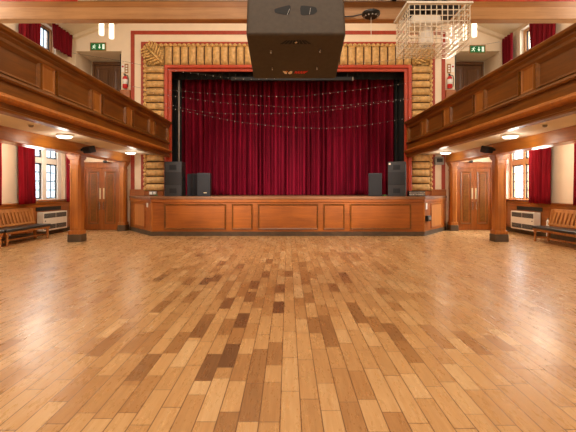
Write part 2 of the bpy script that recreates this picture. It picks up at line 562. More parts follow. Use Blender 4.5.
LOWER = {-1: [(11.75, 13.65, 1.06, 2.86), (7.9, 10.1, 1.06, 2.86)], 1: [(12.3, 13.93, 1.06, 2.86), (7.9, 10.1, 1.06, 2.86)]}
UPPER = [(11.75, 13.1, 5.2, 6.62)]
for s in (-1, 1):
    mb = MB()
    def bx(ya, yb, z0, z1):
        a, b = sorted((s * SW, s * (SW + 0.3)))
        mb.box(a, b, ya, yb, z0, z1)
    bx(Y0, BW, 0, 1.06)
    bx(Y0, 7.9, 1.06, 2.86); bx(10.1, LOWER[s][0][0], 1.06, 2.86); bx(LOWER[s][0][1], BW, 1.06, 2.86)
    bx(Y0, BW, 2.86, 5.2)
    bx(Y0, 11.75, 5.2, 6.62); bx(13.1, BW, 5.2, 6.62)
    bx(Y0, BW, 6.62, 6.9)
    struct('wall_' + SIDE[s], mb, 'wall')
    # pitched ceiling
    mb = MB()
    zr = EAVE + PITCH * SW
    xo = s * (SW + 0.3)
    zo = EAVE - PITCH * 0.3
    mb.hexa([(xo, Y0, zo), (0, Y0, zr), (0, BW + .3, zr), (xo, BW + .3, zo), (xo, Y0, zo + .15), (0, Y0, zr + .15), (0, BW + .3, zr + .15), (xo, BW + .3, zo + .15)])
    struct('ceiling_' + SIDE[s], mb, 'ceiling')
    # slanting rib where the ceiling meets the end wall
    mb = MB()
    x1 = s * 1.0
    zz = EAVE + PITCH * (SW - 1.0)
    for (w0, w1, ya, yb) in ((0.0, 0.12, 13.86, 14.0), (0.0, 0.2, 12.2, 12.42)):
        mb.hexa([(s * SW, ya, EAVE - w1), (x1, ya, zz - w1), (x1, yb, zz - w1), (s * SW, yb, EAVE - w1),
                 (s * SW, ya, EAVE - w0), (x1, ya, zz - w0), (x1, yb, zz - w0), (s * SW, yb, EAVE - w0)])
    struct('trim_%d' % (1 if s < 0 else 2), mb, 'ceiling')
    # slab of the gallery: low soffit over the walkway, higher one over the aisle
    mb = MB()
    a, b = sorted((s * 4.17, s * 5.9)); mb.box(a, b, Y0, BW, 2.64, 2.9)
    a, b = sorted((s * 5.9, s * SW)); mb.box(a, b, Y0, BW, 2.92, 3.2)
    struct('ceiling_aisle_' + SIDE[s], mb, 'soffit')
    mb = MB()
    a, b = sorted((s * 5.51, s * 5.89)); mb.box(a, b, Y0, BW, 2.36, 2.64)
    struct('trim_%d' % (3 if s < 0 else 4), mb, 'aisle_beam', bevel=0.015)
    # dado panelling on the side wall and dark skirting
    mb = MB(lambda u, n, z, s=s: (s * (SW - n), u, z))
    mb.box(Y0, BW, 0, 0.03, 0.14, 0.98)
    mb.box(Y0, BW, 0, 0.07, 0.98, 1.03)
    mb.box(Y0, BW, 0, 0.045, 0.88, 0.95)
    y = 13.9
    while y > 2:
        mb.box(y - 0.06, y + 0.06, 0, 0.045, 0.14, 0.88)
        y -= 1.15
    struct('trim_%d' % (5 if s < 0 else 6), mb, 'dado', bevel=0.006)
    mb = MB(lambda u, n, z, s=s: (s * (SW - n), u, z))
    mb.box(Y0, BW, 0, 0.05, 0.0, 0.14)
    struct('baseboard_' + SIDE[s], mb, 'dark_base')
    # the shelf-like dado beside the gallery alcove, under the extinguisher
    mb = MB()
    a, b = sorted((s * 5.50, s * 5.84)); mb.box(a, b, 13.9, BW, 4.2, 4.89)
    struct('trim_%d' % (7 if s < 0 else 8), mb, 'dado', bevel=0.01)
    # timber block of dado standing on the apron against the end wall
    mb = MB()
    a, b = sorted((s * 4.98, s * 5.5)); mb.box(a, b, 13.9, BW - 0.002, 1.2, 1.42)
    a, b = sorted((s * 4.35, s * 4.98)); mb.box(a, b, 13.93, BW - 0.002, 1.2, 1.36)
    struct('trim_%d' % (9 if s < 0 else 10), mb, 'apron', bevel=0.01)
    # narrow timber plinth along the foot of the end wall beside the doors
    mb = MB()
    a, b = sorted((s * 5.56, s * SW)); mb.box(a, b, BW - 0.02, BW - 0.001, 0.0, 0.16)
    struct('baseboard_end_' + SIDE[s], mb, 'dark_base')

mb = MB(); mb.box(-SW - .3, SW + .3, Y0 - .2, Y0 - .001, 0, 9.9); struct('wall_front', mb, 'wall')

# stage house behind the opening
mb = MB()
mb.box(-6, 6, 17.0, 17.1, 0, 8)
mb.box(-6, -5.9, T1, 17.0, 0, 8)
mb.box(5.9, 6, T1, 17.0, 0, 8)
mb.box(-6, 6, T1, 17.1, 8, 8.1)
struct('wall_stage', mb, 'black_cloth')

# ------------------------------------------------------------------ windows
wn = 0
for s in (-1, 1):
    for (ya, yb, z0, z1) in LOWER[s] + UPPER:
        wn += 1
        w = struct('window_%d' % wn, loc=(s * SW, (ya + yb) / 2, z0))
        Tn = lambda u, v, n, s=s: (s * (SW + n), u, v)      # n outwards
        up = z0 > 4
        fm = MB(Tn)
        n0, n1 = 0.14, 0.27
        lights = 3 if yb - ya > 2 else 2
        mull = (0.22 if s < 0 else 0.11) if not up else 0.08
        cw = (yb - ya - mull * (lights + 1)) / lights
        zt = (2.24, 2.42) if not up else (z0 + 0.62, z0 + 0.72)
        fm.box(ya, yb, z0, z0 + 0.06, n0, n1); fm.box(ya, yb, z1 - 0.06, z1, n0, n1)
        fm.box(ya, yb, zt[0], zt[1], n0, n1)
        for k in range(lights + 1):
            u = ya + k * (cw + mull)
            fm.box(u, u + mull, z0, z1, n0 - .012, n1 + .004)
        obj('window_frame', fm, 'stone' if s < 0 and not up else ('frame_wood' if up or s > 0 else 'stone'), w, bevel=0.01)
        sm = MB(Tn)
        sm.box(ya - 0.03, yb + 0.03, z0 - 0.0, z0 + 0.03, -0.09, 0.14)
        obj('window_sill', sm, 'dado' if not up else 'wall', w, bevel=0.006)
        for k in range(lights):
            u0 = ya + mull + k * (cw + mull)
            for (v0, v1, nr) in ((z0 + 0.06, zt[0], 4), (zt[1], z1 - 0.06, 1)):
                lm = MB(Tn)
                lm.ring(u0, u0 + cw, v0, v1, 0.035, 0.18, 0.21)
                lm.box(u0 + cw / 2 - 0.012, u0 + cw / 2 + 0.012, v0, v1, 0.185, 0.205)
                for q in range(1, nr):
                    vv = v0 + (v1 - v0) * q / nr
                    lm.box(u0, u0 + cw, vv - 0.012, vv + 0.012, 0.185, 0.205)
                fr = obj('leaded_sash', lm, 'lead', w)
                gm = MB(Tn)
                gm.box(u0 + .01, u0 + cw - .01, v0 + .01, v1 - .01, 0.193, 0.197)
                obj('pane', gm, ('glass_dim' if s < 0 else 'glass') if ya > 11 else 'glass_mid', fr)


# ------------------------------------------------------------------ curtains
def cloth(p0, p1, z0, z1, folds, amp, rows=10, seed=1, flare=0.0, per=14, ease=0.3):
    """hanging pleated cloth between two plan points"""
    rnd = random.Random(seed)
    ax, ay = p0; bx_, by_ = p1
    L = math.hypot(bx_ - ax, by_ - ay)
    nx, ny = -(by_ - ay) / L, (bx_ - ax) / L
    widths = [rnd.uniform(0.6, 1.4) for _ in range(folds)]
    tot = sum(widths)
    amps = [amp * rnd.uniform(0.55, 1.2) for _ in range(folds)]
    cum = [0]
    for wd in widths:
        cum.append(cum[-1] + wd / tot)
    n = folds * per
    ph = [rnd.uniform(0, 6.28) for _ in range(folds)]

    def fn(u, v):
        t = u * folds
        k = min(int(t), folds - 1)
        fr = t - k
        pos = cum[k] + (cum[k + 1] - cum[k]) * fr
        w = math.sin(fr * 2 * PI)
        off = amps[k] * (math.copysign(abs(w) ** 0.8, w)) * (1 - ease * v)
        sway = 0.15 * amp * math.sin(3.0 * v + ph[k] + 6 * u)
        pos += flare * (pos - 0.5) * (1 - v)
        o = off + sway
        return (ax + (bx_ - ax) * pos + nx * o, ay + (by_ - ay) * pos + ny * o, z0 + (z1 - z0) * v)
    m = MB(); m.grid(fn, n, rows)
    return m


mb = cloth((-4.7, 14.85), (4.7, 14.85), 1.225, 5.75, 44, 0.15, rows=14, seed=5, per=12, ease=0.15)
tag(obj('stage_curtain', mb, 'stage_velvet', smooth=True), 'wide pleated dark red velvet house curtain closing off the stage opening', 'curtain')
for s in (-1, 1):
    mb = cloth((s * 4.8, 14.5), (s * 3.86, 14.55), 1.21, 5.9, 5, 0.05, rows=6, seed=9)
    tag(obj('masking_curtain', mb, 'black_cloth', smooth=True), 'narrow black masking curtain at the %s edge of the stage opening' % SIDE[s], 'curtain', 'black stage masking legs')
mb = cloth((-4.8, 14.42), (4.8, 14.42), 5.38, 5.95, 30, 0.03, rows=3, seed=10, per=8)
tag(obj('masking_border', mb, 'black_cloth', smooth=True), 'shallow black masking border across the top of the stage opening', 'curtain')


def window_curtain(s, ya, yb, z0, z1, mat, label, seed, group, folds=6):
    m = cloth((s * 7.42, ya), (s * 7.42, yb), z0, z1, folds, 0.075, rows=8, seed=seed, flare=-0.06)
    return tag(obj('window_curtain', m, mat, smooth=True, solid=0.006), label, 'curtain', group)


window_curtain(-1, 11.08, 11.70, 1.0, 2.905, 'window_velvet', 'red velvet curtain behind the nearer end of the heater, left wall under the balcony', 1, 'ground floor window curtains')
window_curtain(-1, 13.42, 13.8, 1.0, 2.905, 'window_velvet', 'sliver of red curtain just behind the left timber column', 2, 'ground floor window curtains', 3)
window_curtain(-1, 9.75, 10.33, 1.0, 2.905, 'window_velvet', 'red curtain above the bench, cut by the left edge of the photo', 3, 'ground floor window curtains', 5)
window_curtain(1, 11.28, 12.35, 1.0, 2.905, 'window_velvet', 'full red velvet curtain beside the bright right window above the heater', 4, 'ground floor window curtains', 7)
window_curtain(1, 13.66, 13.94, 1.0, 2.905, 'window_velvet', 'sliver of red curtain just behind the right timber column', 5, 'ground floor window curtains', 3)
window_curtain(1, 9.75, 10.36, 1.0, 2.905, 'window_velvet', 'red curtain above the bench, cut by the right edge of the photo', 6, 'ground floor window curtains', 5)
window_curtain(-1, 12.62, 13.72, 5.93, 6.7, 'gallery_velvet', 'dark red gallery curtain, wide one nearest the stage on the left wall', 7, 'gallery window curtains', 8)
window_curtain(-1, 11.1, 11.95, 5.5, 6.7, 'gallery_velvet', 'dark red gallery curtain just under the roof beam on the left wall', 8, 'gallery window curtains', 6)
window_curtain(1, 11.05, 12.3, 5.5, 6.7, 'gallery_velvet', 'wide dark red gallery curtain under the roof beam on the right wall', 9, 'gallery window curtains', 8)
window_curtain(1, 13.2, 13.85, 5.2, 6.6, 'gallery_velvet', 'narrow dark red gallery curtain nearest the stage on the right wall', 10, 'gallery window curtains', 4)

# ------------------------------------------------------------------ proscenium
pr = thing('proscenium', 'stage surround of gilded ribbed moulding with red inner frame and red painted bands', 'proscenium arch', (0, BW, 0))
YB = BW - 0.002


def u_band(x0, x1, z1o, z0o, ya, yb, zb):
    """U-shaped flat band: legs between |x| x0..x1 from zb, top between z0o (lower) and z1o (upper)"""
    m = MB()
    outer = [(-x1, zb), (-x1, z1o), (x1, z1o), (x1, zb)]
    inner = [(-x0, zb), (-x0, z0o), (x0, z0o), (x0, zb)]
    fo = [m.v(x, ya, z) for x, z in outer]; fi = [m.v(x, ya, z) for x, z in inner]
    bo = [m.v(x, yb, z) for x, z in outer]; bi = [m.v(x, yb, z) for x, z in inner]
    for i in range(3):
        m.f([fo[i], fo[i + 1], fi[i + 1], fi[i]]); m.f([bo[i], bi[i], bi[i + 1], bo[i + 1]])
        m.f([fo[i], bo[i], bo[i + 1], fo[i + 1]]); m.f([fi[i], fi[i + 1], bi[i + 1], bi[i]])
    for i in (0, 3):
        m.f([fo[i], fi[i], bi[i], bo[i]])
    return m


obj('outer_red_band', u_band(5.37, 5.50, 6.97, 6.84, YB - 0.012, YB, 1.42), 'red', pr)
obj('inner_red_band', u_band(5.03, 5.14, 6.58, 6.48, YB - 0.02, YB, 1.36), 'red', pr)
obj('red_frame', u_band(4.18, 4.30, 5.75, 5.64, YB - 0.12, YB, 1.2), 'bright_red', pr, bevel=0.02)
obj('red_reveal', u_band(4.06, 4.18, 5.64, 5.53, YB - 0.06, BW + 0.01, 1.2), 'bright_red', pr, bevel=0.015)
G0, G1, GT0, GT1 = 4.32, 4.96, 5.76, 6.42       # gilded band


def cushion(phase):
    c = abs(math.sin(PI * phase))
    return c ** 0.4


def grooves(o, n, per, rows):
    # crevice shade put in as dark-coloured faces in the grooves between the ribs
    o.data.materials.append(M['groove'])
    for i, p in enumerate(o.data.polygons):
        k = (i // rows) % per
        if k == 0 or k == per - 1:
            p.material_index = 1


def cross(t):
    return (1 - abs(2 * t - 1) ** 4) ** 0.5


for s in (-1, 1):
    m = MB()
    za, zb = 1.36, 5.72
    n = 17
    m.grid(lambda u, v, s=s: (s * (G0 + (G1 - G0) * v), YB - 0.03 - 0.13 * cushion(u * n) * (0.25 + 0.75 * cross(v)), za + (zb - za) * u), n * 14, 10)
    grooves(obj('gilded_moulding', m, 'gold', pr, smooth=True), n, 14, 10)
m = MB()
n = 31
m.grid(lambda u, v: (-4.3 + 8.6 * u, YB - 0.03 - 0.11 * cushion(u * n) * (0.25 + 0.75 * cross(v)), GT0 + (GT1 - GT0) * v), n * 14, 10)
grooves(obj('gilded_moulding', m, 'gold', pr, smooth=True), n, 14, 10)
# beaded rope along the outer edge
for name, pts in (('beaded_edging', [(-4.98, 1.36), (-4.98, 6.44)]), ('beaded_edging', [(4.98, 1.36), (4.98, 6.44)]), ('beaded_edging', [(-4.98, 6.44), (4.98, 6.44)])):
    (ax, az), (bx_, bz) = pts
    L = math.hypot(bx_ - ax, bz - az)
    k = int(L / 0.16)
    m = MB()
    P, Rr = [], []
    for i in range(k * 6 + 1):
        t = i / (k * 6)
        P.append((ax + (bx_ - ax) * t, YB - 0.07, az + (bz - az) * t))
        Rr.append(0.014 + 0.056 * abs(math.sin(PI * t * k)))
    m.tube(P, Rr, 8)
    obj(name, m, 'gold_dark', pr, smooth=True)
    m = MB()
    m.box(min(ax, bx_) - 0.05, max(ax, bx_) + 0.05, YB - 0.03, YB, min(az, bz) - 0.05, max(az, bz) + 0.05)
    obj('edging_backboard', m, 'groove', pr)
for s in (-1, 1):          # carved corner: diagonal ribbon between acanthus scrolls
    m = MB()
    c0 = Vector((s * 4.34, YB - 0.12, 5.78)); c1 = Vector((s * 4.93, YB - 0.12, 6.39))
    m.box(min(s * G0, s * G1), max(s * G0, s * G1), YB - 0.04, YB, 5.74, 6.42)
    m.tube([c0, c0.lerp(c1, .5) + Vector((0, -.05, 0)), c1], [0.035, 0.05, 0.03], 8)
    m.tube([c0 + Vector((s * .06, 0, -.04)), c1 + Vector((s * .03, 0, -.1))], 0.015, 6)
    m.tube([c0 + Vector((-s * .04, 0, .06)), c1 + Vector((-s * .1, 0, .03))], 0.015, 6)
    rnd = random.Random(4)
    for i in range(7):
        t = 0.12 + 0.13 * i
        base = c0.lerp(c1, t)
        for side in (-1, 1):
            ang = (PI / 4 if s > 0 else 3 * PI / 4) + side * R(62)
            ln = 0.10 + 0.12 * math.sin(PI * t)
            d = Vector((math.cos(ang), 0, math.sin(ang)))
            cc = base + d * (ln * 0.9)
            rot = Matrix.Rotation(-ang, 3, 'Y')
            m.blob(cc, (ln * 0.75, 0.045, 0.042), 8, 6, rot)
            m.blob(base + d * (ln * 1.65), (0.035, 0.04, 0.035), 8, 5)
    obj('corner_ornament', m, 'gold_dark', pr, smooth=True)

# ------------------------------------------------------------------ stage
ST = 1.2
st = thing('stage', 'raised timber stage with panelled front and angled ends below the red curtain', 'stage', (0, 12.2, 0))
FX, FY = 4.15, 12.2
EX = 5.53
m = MB()
poly = [(-EX - .03, BW - .002), (-FX - .03, FY - .05), (FX + .03, FY - .05), (EX + .03, BW - .002)]
m.prism(poly, 1.12, ST)
obj('platform', m, 'stage_top', st, bevel=0.012)
m = MB(); m.box(-4.05, 4.05, BW - .002, 16.9, 1.12, ST); obj('stage_floor', m, 'stage_top', st)
m = MB()
m.prism([(-EX, BW - .002), (-FX, FY), (FX, FY), (EX, BW - .002)], 0.0, 1.12)
obj('apron_wall', m, 'apron', st)
m = MB()
m.prism([(-EX - .015, BW - .003), (-FX - .012, FY - .02), (FX + .012, FY - .02), (EX + .015, BW - .003)], 0.0, 0.13)
obj('skirting', m, 'dark_base', st)
m = MB()
m.prism([(-EX - .02, BW - .003), (-FX - .015, FY - .03), (FX + .015, FY - .03), (EX + .02, BW - .003)], 1.02, 1.12)
obj('fascia_moulding', m, 'apron', st, bevel=0.015)


def panel(T, a0, a1, b0, b1, parent, mat, matm, w=0.045, field=0.012, rise=0.028):
    """moulded panel: a field board with a raised frame as its sub-part"""
    m = MB(T); m.box(a0 + w * .8, a1 - w * .8, b0 + w * .8, b1 - w * .8, -0.01, field)
    p = obj('panel', m, mat, parent)
    m = MB(T); m.ring(a0, a1, b0, b1, w, -0.01, rise, field + .004)
    obj('panel_moulding', m, matm, p, bevel=0.006)
    return p


Tf = lambda a, b, n: (a, FY - n, b)
for x0, x1 in ((164.5, 226), (232, 252.5), (258, 318), (323.5, 344.5), (350, 411)):
    panel(Tf, (x0 - CX) * FY / F, (x1 - CX) * FY / F, 0.2, 0.97, st, 'apron', 'balcony', rise=.045)
SL = math.hypot(EX - FX, BW - FY)
for s in (-1, 1):
    dx, dy = (EX - FX) / SL, (BW - FY) / SL
    Ts = lambda a, b, n, s=s: (s * (FX + dx * a + dy * n), FY + dy * a - dx * n, b)
    panel(Ts, 0.62, 1.72, 0.2, 0.97, st, 'apron_light', 'apron')
    m = MB(Ts); m.box(-.02, .05, 0.13, 1.02, -.02, 0.02); obj('corner_post', m, 'column', st, bevel=0.006)
# socket plates on the angled ends
dx, dy = (EX - FX) / SL, (BW - FY) / SL
m = MB(lambda a, b, n: (-(FX + dx * a + dy * n), FY + dy * a - dx * n, b)); m.box(0.33, 0.46, 0.86, 1.0, 0.003, 0.02)
tag(obj('switch_plate', m, 'white', bevel=0.004), 'small white plate on the left angled end of the stage front', 'switch')
TsR = lambda a, b, n: ((FX + dx * a + dy * n), FY + dy * a - dx * n, b)
m = MB(TsR); m.box(0.12, 0.25, 0.80, 1.0, 0.003, 0.02)
tag(obj('switch_plate', m, 'white', bevel=0.004), 'narrow white plate on the right angled end above the black box', 'switch')
b_ = thing('socket_box', 'black socket box fixed low on the right angled end of the stage', 'socket', TsR(.2, .43, .0))
m = MB(TsR); m.box(0.08, 0.36, 0.44, 0.61, 0.003, 0.10); obj('housing', m, 'black', b_, bevel=0.01)
m = MB(TsR); m.box(0.14, 0.22, 0.48, 0.57, 0.10, 0.115); m.box(0.25, 0.31, 0.48, 0.57, 0.10, 0.115); obj('outlet_cover', m, 'grey', b_)

# ------------------------------------------------------------------ balconies
for s in (-1, 1):
    bal = thing('balcony', 'long dark oak panelled gallery balcony along the %s side of the hall' % SIDE[s], 'balcony', (s * 4.2, 6, 2.5), 'side balconies')
    T = lambda u, v, n, s=s: (s * (4.16 - n), u, v)       # u along the hall, v up, n towards the hall
    e = BW - 0.13

    def run(name, prof, mat, bev=0.0):
        """profile in (n, z) extruded along the balcony"""
        m = MB(T)
        lo = [m.v(Y0, z, n) for n, z in prof]; hi = [m.v(e, z, n) for n, z in prof]
        m.f(lo); m.f(hi[::-1])
        for i in range(len(prof)):
            j = (i + 1) % len(prof)
            m.f([lo[i], lo[j], hi[j], hi[i]])
        return obj(name, m, mat, bal, bevel=bev)
    run('top_rail', [(-.12, 3.62), (.05, 3.60), (.08, 3.64), (.08, 3.665), (.13, 3.685), (.14, 3.735), (.12, 3.755), (-.12, 3.755)], 'balcony', 0.006)
    run('backing_board', [(-.1, 2.9), (0, 2.9), (0, 3.61), (-.1, 3.61)], 'balcony')
    run('upper_rail', [(0, 3.52), (.03, 3.52), (.045, 3.55), (.045, 3.60), (0, 3.60)], 'balcony')
    run('lower_rail', [(0, 2.99), (.06, 2.99), (.075, 3.02), (.06, 3.055), (.03, 3.085), (0, 3.085)], 'balcony')
    run('fascia', [(-.1, 2.72), (.035, 2.72), (.035, 2.80), (.02, 2.99), (-.1, 2.99)], 'balcony')
    run('torus_moulding', [(0, 2.66), (.06, 2.66), (.125, 2.69), (.145, 2.725), (.13, 2.76), (.07, 2.78), (.035, 2.81), (0, 2.81)], 'column')
    run('bottom_board', [(-.1, 2.53), (.06, 2.53), (.08, 2.545), (.08, 2.57), (.055, 2.585), (.055, 2.66), (-.1, 2.66)], 'balcony')
    # panels, alternately wide and narrow, with stiles between
    k = -3
    while True:
        yc = 6.9 + 1.75 * k
        if yc > 14.1:
            break
        a0, a1 = yc - 0.18, min(yc + 0.18, e)
        if a1 - a0 > 0.1:
            m = MB(T); m.box(a0 + .03, a1 - .03, 3.09, 3.52, 0, 0.022)
            p = obj('narrow_panel', m, 'pilaster', bal)
            m = MB(T); m.ring(a0, a1, 3.085, 3.525, 0.04, 0, 0.042, 0.024); obj('panel_moulding', m, 'pilaster', p, bevel=0.005)
        w0, w1 = yc + 0.18 + 0.08, yc + 1.75 - 0.18 - 0.08
        if w1 < e:
            m = MB(T); m.box(w0 + .03, w1 - .03, 3.09, 3.52, 0, 0.006)
            p = obj('wide_panel', m, 'balcony_panel', bal)
            m = MB(T); m.ring(w0, w1, 3.085, 3.525, 0.05, 0, 0.055, 0.01); obj('panel_moulding', m, 'balcony', p, bevel=0.006)
        k += 1
    # floor of the gallery behind the parapet stays out of sight
    # bulkhead between the soffit and the fascia end
# ------------------------------------------------------------------ columns
def column(name, label, x, y, w, d, h, group=None):
    t = thing(name, label, 'column', (x, y, 0), group)
    def oct(hw, hd, c):
        return [(x - hw + c, y - hd), (x + hw - c, y - hd), (x + hw, y - hd + c), (x + hw, y + hd - c), (x + hw - c, y + hd), (x - hw + c, y + hd), (x - hw, y + hd - c), (x - hw, y - hd + c)]
    hw, hd = w / 2, d / 2
    m = MB(); m.prism(oct(hw + .025, hd + .025, .03), 0, 0.2); obj('plinth', m, 'dark_base', t, bevel=0.008)
    m = MB(); m.prism(oct(hw + .012, hd + .012, .03), 0.2, 0.3); obj('base', m, 'column', t, bevel=0.01)
    m = MB(); m.prism(oct(hw - .015, hd - .015, .05), 0.3, h - 0.28); obj('shaft', m, 'column', t)
    for sx in (-1, 1):
        pass
    m = MB()
    Tn = lambda a, b, n: (x + a, y - hd + .015 - n, b)
    m = MB(Tn); m.ring(-hw + .06, hw - .06, 0.36, h - .36, 0.03, 0, 0.012); obj('shaft_moulding', m, 'column', t, bevel=0.004)
    m = MB()
    m.prism(oct(hw, hd, .04), h - .28, h - .25)
    m.prism(oct(hw - .02, hd - .02, .04), h - .25, h - .14)
    m.prism(oct(hw + .005, hd + .005, .03), h - .14, h - .10)
    m.prism(oct(hw + .018, hd + .018, .02), h - .10, h - .05)
    m.prism(oct(hw + .03, hd + .03, .01), h - .05, h)
    obj('capital_moulding', m, 'column', t, bevel=0.006)
    return t


for s in (-1, 1):
    column('column', 'square oak column on a dark plinth holding up the %s balcony' % SIDE[s], s * 5.765, 10.93, 0.33, 0.30, 2.358, 'free standing balcony columns')
    column('pilaster', 'oak pilaster between the %s double doors and the end of the stage' % SIDE[s], s * 5.68, 13.80, 0.24, 0.3, 2.358, 'pilasters beside the stage')

# ------------------------------------------------------------------ doors
def leaf(T, a0, a1, b0, b1, parent, mat, hand, bright=True):
    m = MB(T); m.box(a0, a1, b0, b1, 0, 0.045)
    l = obj('door_leaf', m, mat, parent, bevel=0.004)
    m = MB(T)
    m.ring(a0 + .1, a1 - .1, b0 + .2, b1 - .12, 0.05, 0.045, 0.062, 0.05)
    m.box(a0 + .19, a1 - .19, b0 + .29, b1 - .21, 0.045, 0.058)
    obj('leaf_moulding', m, 'balcony' if bright else mat, l, bevel=0.006)
    if bright:
        u = a1 - .06 if hand > 0 else a0 + .06
        m = MB(T); m.box(u - .024, u + .024, b0 + 1.07, b0 + 1.45, 0.045, 0.05); obj('push_plate', m, 'brass', l)
        m = MB(T)
        uu = u + (.0)
        m.box(uu - .012, uu + .012, b0 + .70, b0 + .98, 0.075, 0.095); m.box(uu - .01, uu + .01, b0 + .71, b0 + .74, .045, .08); m.box(uu - .01, uu + .01, b0 + .94, b0 + .97, .045, .08)
        obj('pull_handle', m, 'chrome', l, bevel=0.004)
    return l


dn = 0
for s in (-1, 1):
    dn += 1
    d = struct('door_%d' % dn, loc=(s * 6.48, BW, 0))
    Td = lambda a, b, n, s=s: (s * a, BW - 0.022 - n, b)
    x0, x1 = 5.83, 7.13
    fm = MB(Td)
    fm.box(x0, x0 + .07, 0, 2.34, -.02, 0.08); fm.box(x1 - .07, x1, 0, 2.34, -.02, 0.08)
    fm.box(x0 + .07, x1 - .07, 2.17, 2.34, -.02, 0.08)
    fm.box(x0 - .0, x1 + .03, 2.34, 2.37, -.02, 0.11)
    obj('door_frame', fm, 'door', d, bevel=0.006)
    mid = (x0 + x1) / 2
    leaf(Td, x0 + .075, mid - .003, 0.015, 2.165, d, 'door', 1)
    leaf(Td, mid + .003, x1 - .075, 0.015, 2.165, d, 'door', -1)
for s in (-1, 1):
    dn += 1
    d = struct('door_%d' % dn, loc=(s * 6.5, 15.1, ALZ0))
    Td = lambda a, b, n, s=s: (s * a, 15.115 - n, b)
    x0, x1 = 5.86, 7.36
    fm = MB(Td)
    fm.box(x0, x0 + .08, ALZ0, 6.22, 0, 0.08); fm.box(x1 - .08, x1, ALZ0, 6.22, 0, 0.08); fm.box(x0 + .08, x1 - .08, 6.1, 6.22, 0, 0.08)
    obj('door_frame', fm, 'dark_door', d, bevel=0.006)
    mid = (x0 + x1) / 2
    leaf(Td, x0 + .085, mid - .003, ALZ0 + .02, 6.09, d, 'dark_door', 1, False)
    leaf(Td, mid + .003, x1 - .085, ALZ0 + .02, 6.09, d, 'dark_door', -1, False)

# ------------------------------------------------------------------ exit signs
def man(m, u, v, k):
    """running figure, k = height"""
    def P(a, b):
        return (u + a * k, v + b * k)
    def bar(p, q, w):
        (a, b), (c, d_) = p, q
        L = math.hypot(c - a, d_ - b); nx, ny = -(d_ - b) / L * w / 2, (c - a) / L * w / 2
        pts = [(a + nx, b + ny), (a - nx, b - ny), (c - nx, d_ - ny), (c + nx, d_ + ny)]
        m.prism(pts, 0.012, 0.016)
    m.prism([P(.12 + .1 * math.cos(t * PI / 5), .86 + .1 * math.sin(t * PI / 5)) for t in range(10)], 0.012, 0.016)
    bar(P(.02, .72), P(-.08, .38), .17 * k)
    bar(P(-.06, .42), P(.2, .26), .11 * k); bar(P(.2, .28), P(.18, .02), .10 * k)
    bar(P(-.08, .4), P(-.2, .2), .11 * k); bar(P(-.2, .2), P(-.42, .18), .10 * k)
    bar(P(.04, .7), P(.24, .56), .08 * k); bar(P(.24, .56), P(.4, .62), .08 * k)
    bar(P(-.02, .7), P(-.24, .66), .08 * k); bar(P(-.24, .66), P(-.32, .5), .08 * k)


for s, px, py in ((-1, 98.3, 46.8), (1, 477.3, 49.3)):
    c = PX(px, py, BW)
    t = thing('exit_sign', 'green running man exit sign above the %s gallery doorway' % SIDE[s], 'exit sign', (c.x, BW, c.z), 'gallery exit signs')
    T = lambda a, b, n, c=c: (c.x + a, BW - 0.003 - n, c.z + b)
    m = MB(T); m.box(-.26, .26, -.125, .125, 0, 0.012); obj('sign_board', m, 'green', t)
    m = MB(T); m.ring(-.28, .28, -.145, .145, .022, 0, .016); obj('sign_frame', m, 'plaque', t)
    m = MB(T); man(m, -.14, -.085, .17); obj('running_figure', m, 'sign_white', t)
    m = MB(T); m.prism([(.035, .08), (.035, -.01), (.0, -.01), (.05, -.08), (.10, -.01), (.065, -.01), (.065, .08)], .012, .016); obj('arrow', m, 'sign_white', t)
    m = MB(T); m.box(.15, .225, -.085, .085, .012, .016); obj('doorway_symbol', m, 'sign_white', t)

